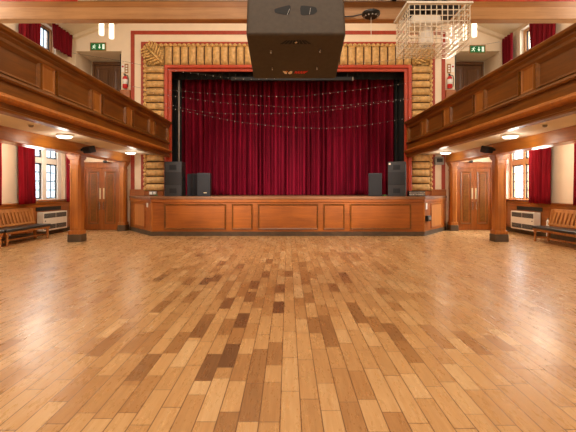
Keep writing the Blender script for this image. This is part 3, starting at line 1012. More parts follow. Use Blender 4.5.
# ------------------------------------------------------------------ extinguishers
for s, px in ((-1, 126.3), (1, 448.6)):
    c = PX(px, 88.0, BW)
    x, z, y = c.x, 4.93, BW - 0.10
    t = thing('fire_extinguisher', 'red fire extinguisher with white label hung beside the %s gallery doorway' % SIDE[s], 'fire extinguisher', (x, y, z), 'gallery fire extinguishers')
    m = MB(); m.lathe([(.07, 0), (.085, .02), (.085, .34), (.07, .4), (.03, .43)], (x, y, z), 20); obj('cylinder_body', m, 'ext_red', t, smooth=True)
    m = MB(); m.lathe([(.0865, .14), (.0865, .31)], (x, y, z), 20); obj('label_sleeve', m, 'white', t, smooth=True)
    m = MB(); m.lathe([(.03, .43), (.03, .46), (.02, .47)], (x, y, z), 12); m.box(x - .05, x + .02, y - .012, y + .012, z + .465, z + .485); m.box(x - .06, x + .0, y - .01, y + .01, z + .5, z + .515); m.box(x - .02, x + .02, y - .01, y + .01, z + .46, z + .51); obj('valve', m, 'black', t)
    m = MB(); m.tube([(x + .03, y, z + .46), (x + .1, y - .02, z + .44), (x + .125, y - .03, z + .3), (x + .11, y - .03, z + .12), (x + .1, y - .02, z + .04)], .013, 8); obj('hose', m, 'black', t, smooth=True)
    m = MB(); m.box(x - .03, x + .03, y + .08, BW - .002, z + .2, z + .36); obj('wall_bracket', m, 'black_metal', t)
    m = MB(lambda a, b, n: (x + a, BW - .003 - n, z + b)); m.box(-.055, .075, .56, .88, 0, .012)
    q = obj('safety_sign', m, 'plaque'); tag(q, 'brown upright sign plate above the %s fire extinguisher' % SIDE[s], 'sign', 'extinguisher sign plates')
    m = MB(lambda a, b, n: (x + a, BW - .003 - n, z + b))
    for bb in (.60, .69, .78):
        m.box(-.02, .045, bb, bb + .05, .012, .016)
    o = obj('pictogram_dot', m, 'white', q)
    m = MB(lambda a, b, n: (x + a, BW - .003 - n, z + b)); m.box(-.17 if s < 0 else .09, -.07 if s < 0 else .2, .60, .86, 0, .006)
    q = obj('notice_sign', m, 'white'); tag(q, 'small white paper notice with red mark beside the %s extinguisher sign' % SIDE[s], 'notice', 'extinguisher paper notices')
    m = MB(lambda a, b, n: (x + a, BW - .003 - n, z + b)); m.prism([((-.12 if s < 0 else .145) + .035 * math.cos(k * PI / 6), .79 + .035 * math.sin(k * PI / 6)) for k in range(12)], .006, .009); obj('red_mark', m, 'ext_red', q)

# ------------------------------------------------------------------ roof beam
BY = 7.5
mb = MB(); mb.box(-SW, SW, BY, BY + .2, 4.60, 4.83); struct('trim_11', mb, 'beam', bevel=0.015)
mb = MB(); mb.box(-SW, SW, BY + .03, BY + .18, 4.832, 4.955); struct('trim_12', mb, 'beam_top', bevel=0.01)
mb = MB(); mb.box(-SW, SW, BY + .09, BY + .18, 4.957, 5.0); struct('trim_13', mb, 'dark_base')
for s, xa, xb in ((-1, -5.6, -3.98), (1, 3.2, 5.6)):
    pts = []
    n = 30
    for i in range(n + 1):
        t = i / n
        x = xa + (xb - xa) * t
        pts.append((x, BY + .06, 4.974 + 0.004 * (1 + math.sin(9 * t + s))))
    m = MB(); m.tube(pts, 0.017, 8)
    tag(obj('red_cable', m, 'red_cable', smooth=True), 'red cable running along the top of the roof beam, %s end' % SIDE[s], 'cable', 'red cables on the roof beam')
m = MB(); m.box(0.85, 3.1, BY - .22, BY - .1, 4.93, 5.06)
lb = thing('lighting_bar', 'black equipment bar along the top of the roof beam above the wire cage', 'lighting bar', (2, BY - .15, 5))
obj('bar', m, 'black_metal', lb, bevel=.01)
m = MB()
for x in (1.0, 2.0, 2.95):
    m.box(x - .04, x + .04, BY - .1, BY + .09, 4.97, 5.03)
obj('bar_bracket', m, 'black_metal', lb)

# round black fitting on the beam
c = PX(371, 14, BY - .19)
t = thing('ceiling_fitting', 'small round black ribbed fitting fixed to the face of the roof beam', 'fitting', (c.x, c.y, c.z))
m = MB(); m.lathe([(.02, -.06), (.1, -.065), (.125, -.05), (.15, -.035), (.165, -.01), (.165, .02), (.14, .04), (.05, .05)], c, 24); obj('housing', m, 'black', t, smooth=False)
m = MB()
for k in range(12):
    a = 2 * PI * k / 12
    m.box(c.x + .125 * math.cos(a) - .012, c.x + .125 * math.cos(a) + .012, c.y + .125 * math.sin(a) - .012, c.y + .125 * math.sin(a) + .012, c.z - .062, c.z - .04)
obj('vent_rib', m, 'grey', t)
m = MB(); m.box(c.x - .04, c.x + .04, c.y + .1, BY - .001, c.z - .0, c.z + .06); obj('mount_arm', m, 'black_metal', t)
m = MB(); m.tube([(c.x, c.y, c.z - .06), (c.x, c.y, c.z - .2), (c.x + .003, c.y, c.z - .42)], .006, 6); obj('pull_cord', m, 'white', t)
m = MB(); m.tube([(c.x - .14, c.y + .05, c.z + .02), (c.x - .3, BY - .03, c.z + .03), (c.x - .7, BY - .02, c.z + .01), (c.x - 1.2, BY - .02, c.z + .05)], .012, 6)
obj('cable', m, 'black', t, smooth=True)

# ------------------------------------------------------------------ big hanging cabinet
O = Vector((0.084, 4.2, 3.03))
vd = Vector((0, .86, -.23)).normalized(); wd = Vector((0, .23, .86)).normalized()
HW, HD, HH = 0.525, 0.89, 0.62
hb = thing('hanging_cabinet', 'large charcoal loudspeaker cabinet hung overhead, tilted, with two handle holes', 'loudspeaker', O)
Tb = lambda a, b, c: tuple(O + Vector((a, 0, 0)) + vd * b + wd * c)
# the carcass tapers a little towards the stage end, as its underside shows
m = MB(Tb); m.hexa([(-HW, 0, 0), (HW, 0, 0), (HW - .005, HD, 0), (-HW + .005, HD, 0), (-HW, 0, HH), (HW, 0, HH), (HW - .005, HD, HH), (-HW + .005, HD, HH)])
obj('cabinet_body', m, 'box', hb, bevel=0.03, seg=4)


def on_bottom(px, py):
    d = Vector(((px - CX) / F, 1, -(py - HY) / F)); E = Vector((0, 0, CZ))
    k = (O - E).dot(wd) / d.dot(wd); p = E + d * k - O
    return p.x, p.dot(vd)


def on_front(px, py):
    d = Vector(((px - CX) / F, 1, -(py - HY) / F)); E = Vector((0, 0, CZ))
    k = (O - E).dot(vd) / d.dot(vd); p = E + d * k - O
    return p.x, p.dot(wd)


def smooth_poly(pts, r=0.25):
    out = []
    n = len(pts)
    for i in range(n):
        p0, p1, p2 = Vector(pts[i - 1]), Vector(pts[i]), Vector(pts[(i + 1) % n])
        a, b = p1.lerp(p0, r), p1.lerp(p2, r)
        for t in (0, .25, .5, .75, 1):
            out.append(tuple(a.lerp(p1, t).lerp(p1.lerp(b, t), t)))
    return out


Tfr = lambda a, c, n: Tb(a, -n, c)
for pts in ([(274, 9), (289.5, 5), (291, 7), (289, 15.5), (275, 13)], [(301, 5.3), (316, 7), (317.5, 11.5), (314, 14.5), (301, 15.5), (300, 9)]):
    m = MB(Tfr); m.prism([on_front(*p) for p in smooth_poly(pts, .3)], -.005, .002)
    h = obj('handle_hole', m, 'box_hole', hb)
m = MB(Tfr)
for (p, q) in (((289.6, 9), (287.2, 15)), ((310.5, 8), (309.5, 14.5)),):
    (a, c_), (a2, c2) = on_front(*p), on_front(*q)
    m.prism([(a - .0022, c_), (a + .0022, c_), (a2 + .0022, c2), (a2 - .0022, c2)], .002, .004)
obj('cable_glint', m, 'grey', hb)
Tbt = lambda a, b, n: Tb(a, b, -n)
m = MB(Tbt)
for k in range(8):
    f0, f1 = k / 8 + .015, (k + 1) / 8 - .02
    tl, tr = 285.5 + (306.5 - 285.5) * f0, 285.5 + (306.5 - 285.5) * f1
    bl, br = 279.5 + (312 - 279.5) * f0, 279.5 + (312 - 279.5) * f1
    m.prism([on_bottom(tl, 40.3), on_bottom(tr, 40.3), on_bottom(br, 44), on_bottom(bl, 44)], -.004, .002)
obj('slotted_vent', m, 'box_hole', hb)
m = MB(Tbt); a, b = on_bottom(296, 42.2); m.lathe([(.016, 0), (.016, .006), (.008, .012)], (a, b, 0), 10); obj('vent_screw', m, 'chrome', hb)
for p in ((271, 51), (320, 50.3), (272.3, 68), (316.8, 67.4)):
    a, b = on_bottom(*p)
    m = MB(Tbt); m.lathe([(.010, 0), (.010, .02), (.006, .03)], (a, b, 0), 8); m.box(a - .006, a + .006, b - .035, b, 0.003, .018)
    obj('eye_bolt', m, 'chrome', hb)


def flat(parent, name, mat, polys):
    m = MB(Tbt)
    for P in polys:
        m.prism([on_bottom(*p) for p in P], -.003, .003)
    return obj(name, m, mat, parent)


# maker's badge: pale winged emblem followed by slanting red lettering
flat(hb, 'badge_wing', 'logo_white', [[(282.6, 71), (285.5, 71.3), (287, 72.6), (286.6, 73.9), (284.6, 73.5)], [(288, 72.6), (290.5, 71), (292.3, 71.2), (292, 73.2), (290, 74), (288.3, 73.6)]])
flat(hb, 'badge_accent', 'logo_orange', [[(285.6, 70.9), (288.2, 71.1), (287.6, 72.0), (286.6, 72.1)]])
flat(hb, 'badge_letter', 'logo_red', [[(294 + k * 2.7, 73.7), (295.4 + k * 2.7, 71.1), (297.1 + k * 2.7, 71.1), (296.6 + k * 2.7, 73.5), (295.6 + k * 2.7, 73.7), (295.7 + k * 2.7, 72.4)] for k in range(4)] + [[(303.5, 73.4), (305, 71.2), (308, 70.9), (305.5, 72.6)]])
for a in (-.38, .38):
    p = Vector(Tb(a, .3, HH)); q = Vector((p.x, p.y, EAVE + PITCH * (SW - abs(p.x)) - .01))
    m = MB(); m.tube([p - Vector((0, 0, .02)), q], .008, 8); obj('suspension_cable', m, 'black_metal', hb)
    m = MB(); m.lathe([(.05, -.03), (.05, .03)], p, 12); obj('suspension_plate', m, 'black_metal', hb)

# ------------------------------------------------------------------ wire cage with projector
cx0, cx1, cy0, cy1, cz0, cz1 = 1.876, 2.821, 6.2, 6.92, 3.68, 4.28
cg = thing('security_cage', 'white wire mesh security cage hung from the roof beam around a projector', 'cage', ((cx0 + cx1) / 2, cy0, cz1))
m = MB()
r = 0.0050
NX, NY, NZ = 11, 8, 7
xs = [cx0 + (cx1 - cx0) * i / NX for i in range(NX + 1)]
ys = [cy0 + (cy1 - cy0) * i / NY for i in range(NY + 1)]
zs = [cz0 + (cz1 - cz0) * i / NZ for i in range(NZ + 1)]
rod = lambda p, q: m.box(min(p[0], q[0]) - r, max(p[0], q[0]) + r, min(p[1], q[1]) - r, max(p[1], q[1]) + r, min(p[2], q[2]) - r, max(p[2], q[2]) + r)
for y in (cy0, cy1):
    for x in xs: rod((x, y, cz0), (x, y, cz1))
    for z in zs: rod((cx0, y, z), (cx1, y, z))
for x in (cx0, cx1):
    for y in ys[1:-1]: rod((x, y, cz0), (x, y, cz1))
    for z in zs: rod((x, cy0, z), (x, cy1, z))
for x in xs[1:-1]: rod((x, cy0, cz0), (x, cy1, cz0))
for y in ys[1:-1]: rod((cx0, y, cz0), (cx1, y, cz0))
obj('wire_mesh', m, 'cage', cg)
m = MB(lambda a, b, n: (a, b, cz1 + .006 + n)); m.ring(cx0 - .04, cx1 + .04, cy0 - .03, cy1 + .03, .07, 0, .03)
obj('top_frame', m, 'white_metal', cg)
m = MB()
m.box(1.95, 2.75, 6.35, 6.8, cz1 + .006, cz1 + .09)
obj('mounting_plate', m, 'black_metal', cg, bevel=.01)
m = MB()
m.box(2.28, 2.42, 6.5, 6.64, cz1 + .09, 4.93); m.box(2.28, 2.42, 6.5, BY - .001, 4.7, 4.8)
obj('hanger_arm', m, 'black_metal', cg)
pj = thing('projector', 'white projector hanging inside the wire mesh cage, lens pointing down to the stage', 'projector', (2.2, 6.5, 4.1))
m = MB(); m.box(1.95, 2.42, 6.3, 6.72, 4.02, 4.16); obj('body', m, 'white', pj, bevel=.035, seg=3)
m = MB(); m.lathe([(.03, -.29), (.09, -.29), (.115, -.26), (.12, -.12), (.1, 0)], (2.24, 6.5, 4.03), 20); obj('lens_hood', m, 'white', pj, smooth=False)
m = MB(); m.lathe([(.07, -.296), (.07, -.285)], (2.24, 6.5, 4.03), 20); obj('lens', m, 'black', pj)
m = MB(); m.box(2.15, 2.25, 6.45, 6.55, 4.15, cz1 + .004); obj('mount_pole', m, 'black_metal', pj)

# ------------------------------------------------------------------ pendants
def pendant(px, py_bot, Y, label):
    c = PX(px, py_bot, Y)
    h = 0.42
    t = thing('pendant_lamp', label, 'pendant lamp', (c.x, c.y, c.z), 'white tube pendants')
    m = MB(); m.lathe([(.045, 0), (.06, .01), (.066, .04), (.066, h - .03), (.055, h)], c, 18); obj('lamp_shade', m, 'pendant', t, smooth=True)
    m = MB(); m.lathe([(.05, h), (.05, h + .06), (.01, h + .07)], c, 12); obj('lamp_holder', m, 'white_metal', t)
    top = EAVE + PITCH * (SW - abs(c.x)) - .03
    m = MB(); m.tube([(c.x, c.y, c.z + h + .06), (c.x, c.y, top)], .006, 6); obj('cord', m, 'white', t)
    m = MB(); m.lathe([(.05, 0), (.06, .05)], (c.x, c.y, top - .03), 12); obj('ceiling_rose', m, 'white_metal', t)


pendant(101.5, 35.3, 10.7, 'glowing white tube pendant, higher one of the pair over the left gallery')
pendant(111.5, 38.8, 11.0, 'glowing white tube pendant, lower one of the pair over the left gallery')
pendant(464.3, 40.0, 11.0, 'glowing white tube pendant seen through the wire cage')
pendant(474.3, 37.0, 10.7, 'glowing white tube pendant just past the right side of the wire cage')

# ------------------------------------------------------------------ lamps and small things under the balconies
def round_lamp(x, y, label):
    t = thing('ceiling_lamp', label, 'ceiling lamp', (x, y, 2.64), 'round lamps under the balconies')
    m = MB(); m.lathe([(.165, -.035), (.18, -.03), (.18, -.002)], (x, y, 2.64), 28); obj('lamp_base', m, 'white_metal', t)
    m = MB(); m.lathe([(.06, -.085), (.13, -.075), (.158, -.05), (.16, -.036)], (x, y, 2.64), 28); obj('diffuser', m, 'lamp', t, smooth=True)


def dome(x, y, z, label):
    t = thing('smoke_detector', label, 'smoke detector', (x, y, z), 'smoke detectors under the balconies')
    m = MB(); m.lathe([(.055, -.012), (.06, 0)], (x, y, z - .001), 18); obj('base', m, 'white_metal', t)
    m = MB(); m.lathe([(.02, -.055), (.04, -.045), (.045, -.012)], (x, y, z - .001), 18); obj('sensor_head', m, 'grey', t, smooth=True)


for s in (-1, 1):
    round_lamp(s * 5.0, 8.95 if s < 0 else 9.0, 'lit round ceiling lamp under the %s balcony, the one before the column' % SIDE[s])
    round_lamp(s * 5.1, 12.95, 'lit round ceiling lamp under the %s balcony, close to the stage' % SIDE[s])
    dome(s * 4.85, 7.55, 2.64, 'small smoke detector under the %s balcony, ahead of the first lamp' % SIDE[s])
    # small black loudspeaker on the aisle beam at the column head
    x, y, z = s * 5.27, 10.6, 2.47
    t = thing('bracket_speaker', 'small black wall speaker on the beam by the %s column head' % SIDE[s], 'speaker', (x, y, z), 'small speakers at the column heads')
    Q = Matrix.Rotation(R(s * 28), 3, 'Z') @ Matrix.Rotation(R(18), 3, 'X')
    Tq = lambda a, b, c, Q=Q, x=x, y=y, z=z: tuple(Vector((x, y, z)) + Q @ Vector((a, b, c)))
    m = MB(Tq); m.box(-.15, .15, -.09, .09, -.085, .085); obj('speaker_body', m, 'speaker', t, bevel=.02, seg=3)
    m = MB(Tq); m.box(-.135, .135, -.097, -.089, -.07, .07); obj('grille', m, 'grille', t, bevel=.005)
    m = MB(); m.box(min(x + s * .06, s * 5.508), max(x + s * .06, s * 5.508), y + .02, y + .07, z - .03, z + .03); obj('mount_bracket', m, 'black_metal', t)
    # tiny camera below the far end of the beam
    c = PX(CX + s * 184, 161.5, 13.6)
    t = thing('security_camera', 'tiny black camera on the wall above the %s double doors' % SIDE[s], 'camera', (c.x, c.y, c.z), 'cameras above the double doors')
    m = MB(); m.lathe([(.02, 0), (.045, .01), (.045, .14), (.03, .15)], c, 14, 'y'); obj('camera_body', m, 'black', t)
    m = MB(); m.box(c.x - .015, c.x + .015, c.y + .12, BW - .001, c.z - .015, c.z + .02); obj('mount_arm', m, 'black_metal', t)
# grey box on the cream strip right of the stage
c = PX(438, 161, BW)
t = thing('wall_speaker', 'grey wall box with dark grille right of the stage under the balcony', 'speaker', (c.x, BW, c.z))
m = MB(); m.box(c.x - .16, c.x + .16, BW - .16, BW - .024, c.z - .14, c.z + .14); obj('housing', m, 'grey', t, bevel=.015)
m = MB(); m.box(c.x - .1, c.x + .1, BW - .168, BW - .159, c.z - .05, c.z + .08); obj('grille', m, 'dark_grille_and_recess_shade', t)

# ------------------------------------------------------------------ stage loudspeakers
def big_speaker(x, y, rot, label, logo):
    t = thing('tall_loudspeaker', label, 'loudspeaker', (x, y, ST))
    Q = Matrix.Rotation(rot, 3, 'Z')
    T = lambda a, b, c: tuple(Vector((x, y, ST)) + Q @ Vector((a, b, c)))
    w, d, h = .275, .5, 1.1
    m = MB(T); m.box(-w, w, 0, d, 0.002, h); obj('cabinet', m, 'speaker', t, bevel=.012)
    m = MB(T); m.box(-w + .02, w - .02, -.012, 0.002, .37, .75); obj('driver_grille', m, 'grille', t, bevel=.004)
    for z in (.10, .84):
        m = MB(T); m.box(-.11, .11, -.008, .002, z, z + .15)
        p = obj('horn_port', m, 'port', t)
        m = MB(T); m.ring(-.13, .13, z - .02, z + .17, .02, -.0, .0)
    for z in (.36, .75):
        m = MB(T); m.box(-w, w, -.006, .002, z, z + .012); obj('divider_strip', m, 'port', t)
    if logo:
        m = MB(T); m.box(-w + .03, -w + .09, -.006, .002, h - .1, h - .04); obj('badge', m, 'logo_white', t)
    for sx in (-1, 1):
        m = MB(T); m.box(sx * w - .006, sx * w + .006, .2, .32, .5, .6); obj('side_handle', m, 'port', t)


def small_speaker(x, y, rot, label, logo):
    t = thing('small_loudspeaker', label, 'loudspeaker', (x, y, ST))
    Q = Matrix.Rotation(rot, 3, 'Z')
    T = lambda a, b, c: tuple(Vector((x, y, ST)) + Q @ Vector((a, b, c)))
    h = .74
    m = MB(T); m.prism([(-.215, 0), (.215, 0), (.16, .36), (-.16, .36)], .002, h); obj('cabinet', m, 'speaker_dark', t, bevel=.015)
    m = MB(T); m.box(-.19, .19, -.012, .002, .03, h - .03); g = obj('front_grille', m, 'grille_dark', t, bevel=.006)
    if logo:
        m = MB(T); m.box(.0, .10, -.016, -.011, .1, .125); obj('badge', m, 'brass', g)
    m = MB(T); m.box(-.06, .06, .1, .22, h - .004, h + .006); obj('top_handle', m, 'port', t)
    return t


big_speaker(-3.63, 12.62, 0.0, 'tall black two-port loudspeaker at the left front corner of the stage', False)
big_speaker(3.44, 12.66, R(-19), 'tall black two-port loudspeaker at the right front corner of the stage', True)
small_speaker(-2.98, 13.22, R(52), 'black loudspeaker turned sideways between the tall cabinet and another small one', False)
small_speaker(-2.67, 12.66, R(-4), 'small black loudspeaker with tiny badge, third from the left on stage', True)
small_speaker(2.78, 12.76, R(-14), 'small black loudspeaker standing alone beside the tall right cabinet', False)

# small equipment on the apron
def control_box(x, y, w, label, seed):
    t = thing('control_box', label, 'control box', (x, y, ST))
    m = MB(); m.box(x - w / 2, x + w / 2, y, y + .2, ST + .002, ST + .17); obj('case', m, 'black', t, bevel=.008)
    rnd = random.Random(seed)
    n = 5
    for i in range(n):
        for j in range(2):
            xx = x - w / 2 + w * (i + .5) / n
            m = MB(); m.lathe([(.014, 0), (.014, .02), (.008, .024)], (xx, y - .028, ST + .055 + .065 * j), 8, 'y'); obj('control_knob', m, ['white', 'grey', 'brass'][rnd.randrange(3)], t)
    m = MB(); m.box(x - w / 2 + .02, x + w / 2 - .02, y - .004, y + .003, ST + .02, ST + .15); obj('face_plate', m, 'grey', t)


control_box(3.95, 12.62, .27, 'dark control box with small knobs beside the tall right loudspeaker', 1)
control_box(4.24, 12.78, .30, 'pale fronted control box with knobs near the right corner of the stage', 2)
m = MB(); m.tube([(4.0, 12.5, ST + .012), (4.1, 12.42, ST + .012), (4.3, 12.5, ST + .012), (4.45, 12.66, ST + .012)], .012, 6)
tag(obj('equipment_cable', m, 'wire', smooth=True), 'thin grey cable lying in front of the control boxes on the stage', 'cable')
c = PX(153.5, 193.3, 13.9)
t = thing('socket_box', 'grey twin socket box on the timber block left of the stage', 'socket', (c.x, 13.92, c.z))
m = MB(); m.box(c.x - .14, c.x + .12, 13.84, 13.927, c.z - .05, c.z + .07); obj('housing', m, 'grey', t, bevel=.01)
for a in (-.075, .055):
    m = MB(); m.box(c.x + a - .045, c.x + a + .045, 13.828, 13.841, c.z - .035, c.z + .05); obj('outlet', m, 'white', t)
for px, Y, lab in ((156, 13.5, 'small green object on the stage below the grey twin socket'), (384.5, 13.0, 'small green object on the stage left of the tall right loudspeaker')):
    x = (px - CX) * Y / F
    m = MB(); m.tube([(x - .06, Y, ST + .02), (x, Y - .03, ST + .035), (x + .07, Y, ST + .02)], [.014, .02, .014], 8)
    tag(obj('tape_roll', m, 'green_plastic', smooth=True), lab, 'small object')

# lighting pole and screen case in the opening
m = MB(); m.tube([(-3.92, 14.38, ST), (-3.92, 14.38, 5.34)], .032, 10)
t = thing('pole', 'thin grey upright pole just inside the left edge of the stage opening', 'pole', (-3.98, 14.3, ST)); obj('shaft', m, 'grey', t, smooth=True)
m = MB(); m.lathe([(.06, 0.001), (.06, .02), (.04, .04)], (-3.92, 14.38, ST), 16); obj('foot', m, 'black_metal', t)
a, b = PX(231, 79, 14.2), PX(352, 79, 14.2)
t = thing('screen_case', 'long slim black roller screen case below the top of the stage opening', 'projection screen', (0, 14.2, a.z))
m = MB(); m.box(a.x, b.x, 14.13, 14.27, a.z - .07, a.z + .07); obj('casing', m, 'black_metal', t, bevel=.015)
for x in (a.x + .15, b.x - .15):
    m = MB(); m.box(x - .02, x + .02, 14.17, 14.23, a.z + .07, 5.525); obj('hanger', m, 'black_metal', t)
m = MB(); m.box(b.x, b.x + .04, 14.14, 14.26, a.z - .06, a.z + .06); obj('end_cap', m, 'grey', t)

# ------------------------------------------------------------------ benches and heaters
def bench(s, xf, y0, y1, label):
    """slatted settle with a padded black seat; xf: distance of the seat's front edge from the middle of the hall"""
    t = thing('bench', label, 'bench', (s * (xf + .25), (y0 + y1) / 2, 0), 'wooden benches along the walls')
    T = lambda u, n, z: (s * n, u, z)
    xb = xf + .44
    m = MB(T); m.box(y0, y1, xf, xb, .345, .42); obj('seat_cushion', m, 'leather', t, bevel=.025, seg=3)
    m = MB(T); m.box(y0 + .02, y1 - .02, xf + .03, xb - .02, .29, .345); obj('seat_rail', m, 'bench', t, bevel=.006)
    for u in (y0 + .09, y1 - .09):
        m = MB(); m.lathe([(.028, 0), (.034, .03), (.024, .05), (.03, .09), (.036, .13), (.026, .18), (.022, .2), (.036, .22), (.036, .29)], (s * (xf + .06), u, 0), 12); obj('front_leg', m, 'bench', t, smooth=True)
        m = MB(T)
        m.prism([(xb - .06, 0), (xb, 0), (xb + .13, .87), (xb + .07, .87)], u - .03, u + .03, 'yzx')
        obj('rear_leg', m, 'bench', t, bevel=.006)
        m = MB(T); m.box(u - .018, u + .018, xf + .08, xb - .03, .09, .125); obj('side_stretcher', m, 'bench', t)
    m = MB(T); m.box(y0 + .1, y1 - .1, xf + .2, xf + .235, .095, .13); obj('long_stretcher', m, 'bench', t)
    m = MB(T)
    lean = lambda z: xb - .01 + (z - .4) * .15 / .47 * .92
    def rail(z0, z1, th):
        m.hexa([(y0 + .03, lean(z0), z0), (y1 - .03, lean(z0), z0), (y1 - .03, lean(z0) + th, z0), (y0 + .03, lean(z0) + th, z0),
                (y0 + .03, lean(z1), z1), (y1 - .03, lean(z1), z1), (y1 - .03, lean(z1) + th, z1), (y0 + .03, lean(z1) + th, z1)])
    rail(.79, .88, .045); rail(.44, .49, .04)
    n = int((y1 - y0) / .155)
    for i in range(n):
        u = y0 + .1 + (y1 - y0 - .2) * (i + .5) / n
        w = .036
        m.hexa([(u - w, lean(.48) + .008, .48), (u + w, lean(.48) + .008, .48), (u + w, lean(.48) + .026, .48), (u - w, lean(.48) + .026, .48),
                (u - w * 1.3, lean(.8) + .008, .8), (u + w * 1.3, lean(.8) + .008, .8), (u + w * 1.3, lean(.8) + .026, .8), (u - w * 1.3, lean(.8) + .026, .8)])
    obj('slat_backrest', m, 'bench', t, bevel=.004)


bench(-1, 6.93, 9.86, 11.72, 'slatted oak bench with black padded seat, left wall, beside the white heater')
bench(-1, 6.93, 7.95, 9.80, 'second bench along the left wall, its end just inside the left edge')
bench(1, 6.72, 9.1, 11.06, 'slatted oak bench with black padded seat along the right wall')


def heater(s, y0, y1, label):
    t = thing('wall_heater', label, 'heater', (s * 7.45, (y0 + y1) / 2, .14), 'white wall heaters')
    T = lambda u, v, n: (s * (SW - .05 - n), u, v)
    m = MB(T); m.box(y0, y1, .15, .72, 0, .2); obj('casing', m, 'white_metal', t, bevel=.012)
    w = y1 - y0
    for (za, zb) in ((.54, .68), (.2, .34)):
        for (p, q) in ((.03, .49), (.51, .95)):
            m = MB(T); m.box(y0 + w * p, y0 + w * q, za, zb, .195, .203)
            g = obj('air_grille', m, 'dark_grille_and_recess_shade', t)
            m = MB(T)
            for k in range(1, 5):
                z = za + (zb - za) * k / 5
                m.box(y0 + w * p, y0 + w * q, z - .004, z + .004, .203, .208)
            obj('grille_bar', m, 'grey', g)
    m = MB(T); m.box(y0 + w * .06, y0 + w * .09, .44, .47, .2, .21); obj('switch', m, 'black', t)
    m = MB(T); m.box(y0 + .1, y1 - .1, .78, .88, -.003, .012)
    return t


heater(-1, 12.02, 13.32, 'white two-grille wall heater below the left window, beside the bench end')
heater(1, 11.95, 13.2, 'white two-grille wall heater below the right window, beside the right bench')
for s, y in ((-1, 10.72), (1, 10.45)):
    m = MB(lambda u, v, n, s=s: (s * (SW - .052 - n), u, v)); m.box(y, y + .15, .16, .25, -.02, .02)
    tag(obj('wall_socket', m, 'white', bevel=.005), 'white wall socket low on the panelling behind the %s bench' % SIDE[s], 'socket', 'sockets behind the benches')
# dark-coloured strip in place of the shaded recess above each heater
for s, a, b in ((-1, 12.0, 13.3), (1, 11.9, 13.2)):
    m = MB(lambda u, v, n, s=s: (s * (SW - n), u, v)); m.box(a, b, .755, .875, .02, .05)
    for k in range(1, 4):
        m.box(a, b, .755 + .03 * k - .003, .755 + .03 * k + .003, .05, .055)
    tag(obj('recess_shade', m, 'dark_grille_and_recess_shade'), 'long dark strip for the shaded recess in the panelling above the %s heater' % SIDE[s], 'shade strip', 'recess shade strips above the heaters')
# bottle on the right bench end
c = Vector((7.3, 11.35, 0))
t = thing('bottle', 'small white bottle standing by the panelling at the end of the right bench', 'bottle', (7.4, 11.4, .0))
m = MB(); m.lathe([(.035, .001), (.04, .02), (.04, .5), (.02, .56)], (7.42, 11.42, 0), 14); obj('bottle_body', m, 'white', t, smooth=True)
m = MB(); m.lathe([(.02, .56), (.02, .6)], (7.42, 11.42, 0), 12); obj('cap', m, 'grey', t)

# ------------------------------------------------------------------ fairy lights
bulb_mesh = None


def fairy(pts, label):
    global bulb_mesh
    Y = 13.72
    P = [PX(px, py, Y) for px, py in pts]
    P = [PX(*pts[0], 13.97 if pts[0][0] < 100 else 13.86)] + P + [PX(*pts[-1], 13.97 if pts[-1][0] > 460 else 13.86)]
    # Catmull-Rom through the points
    path = []
    for i in range(len(P) - 1):
        p0, p1, p2, p3 = P[max(i - 1, 0)], P[i], P[i + 1], P[min(i + 2, len(P) - 1)]
        for k in range(10):
            t = k / 10
            path.append(0.5 * ((2 * p1) + (p2 - p0) * t + (2 * p0 - 5 * p1 + 4 * p2 - p3) * t * t + (3 * p1 - p0 - 3 * p2 + p3) * t ** 3))
    path.append(P[-1])
    for q in path:      # swags a little out from the wall in the middle
        k = 1 - 0.018 * max(0, 1 - (q.x / 5.2) ** 2)
        q.x *= k
        q.y *= k
        q.z = CZ + (q.z - CZ) * k
    t = thing('fairy_light_string', label, 'string lights', path[0], 'fairy lights strung across the stage opening')
    m = MB(); m.tube(path, .0042, 5); obj('wire', m, 'wire', t)
    org = path[0]
    acc, last = 0, path[0]
    step = 0.26
    for q in path[1:]:
        seg = (q - last).length
        while acc + seg >= step:
            f = (step - acc) / seg
            last = last.lerp(q, f)
            seg = (q - last).length
            acc = 0
            if bulb_mesh is None:
                mm = MB(); mm.lathe([(.002, -.024), (.007, -.019), (.008, -.009), (.004, 0)], (0, 0, 0), 8)
                b = obj('bulb', mm, 'bulb', smooth=True)
                bulb_mesh = b.data
                b.parent = t
            else:
                b = bpy.data.objects.new('bulb', bulb_mesh); col.objects.link(b); b.parent = t
            b.location = last - org
        acc += seg
        last = q


fairy([(75.6, 53.6), (122, 61), (145, 65.5), (200, 74), (250, 79), (300, 75), (338, 66), (397, 59.5), (440, 51), (484, 44.5), (498.5, 42)], 'topmost fairy light string, running from gallery wall to gallery wall')
fairy([(131, 86), (147, 88.7), (174, 90.3), (213, 93.5), (288, 96.5), (320, 94), (370, 88), (401, 84), (431, 79)], 'second fairy light string down, nearly level across the curtain top')
fairy([(145, 91.5), (172, 95.5), (213, 101.5), (249, 104.5), (300, 107.5), (340, 105.5), (384, 101), (427, 96)], 'third fairy light string down, meeting the second near the left end')
fairy([(150, 99), (172, 105), (190, 109.5), (225, 113.5), (290, 113), (330, 110), (372, 104), (412, 99)], 'fourth fairy light string down, just above the lowest one')
fairy([(152, 103), (172, 108.5), (197, 113.5), (241, 122), (290, 127), (333, 128), (372, 124), (412, 117)], 'lowest fairy light string, with the deepest sag across the curtain')

# ------------------------------------------------------------------ lights
def area(name, loc, target, sx, sy, power, color):
    l = bpy.data.lights.new(name, 'AREA'); l.shape = 'RECTANGLE'; l.size = sx; l.size_y = sy; l.energy = power; l.color = color
    o = bpy.data.objects.new(name, l); col.objects.link(o); o.location = loc
    o.rotation_euler = (Vector(target) - Vector(loc)).to_track_quat('-Z', 'Y').to_euler()
    return o


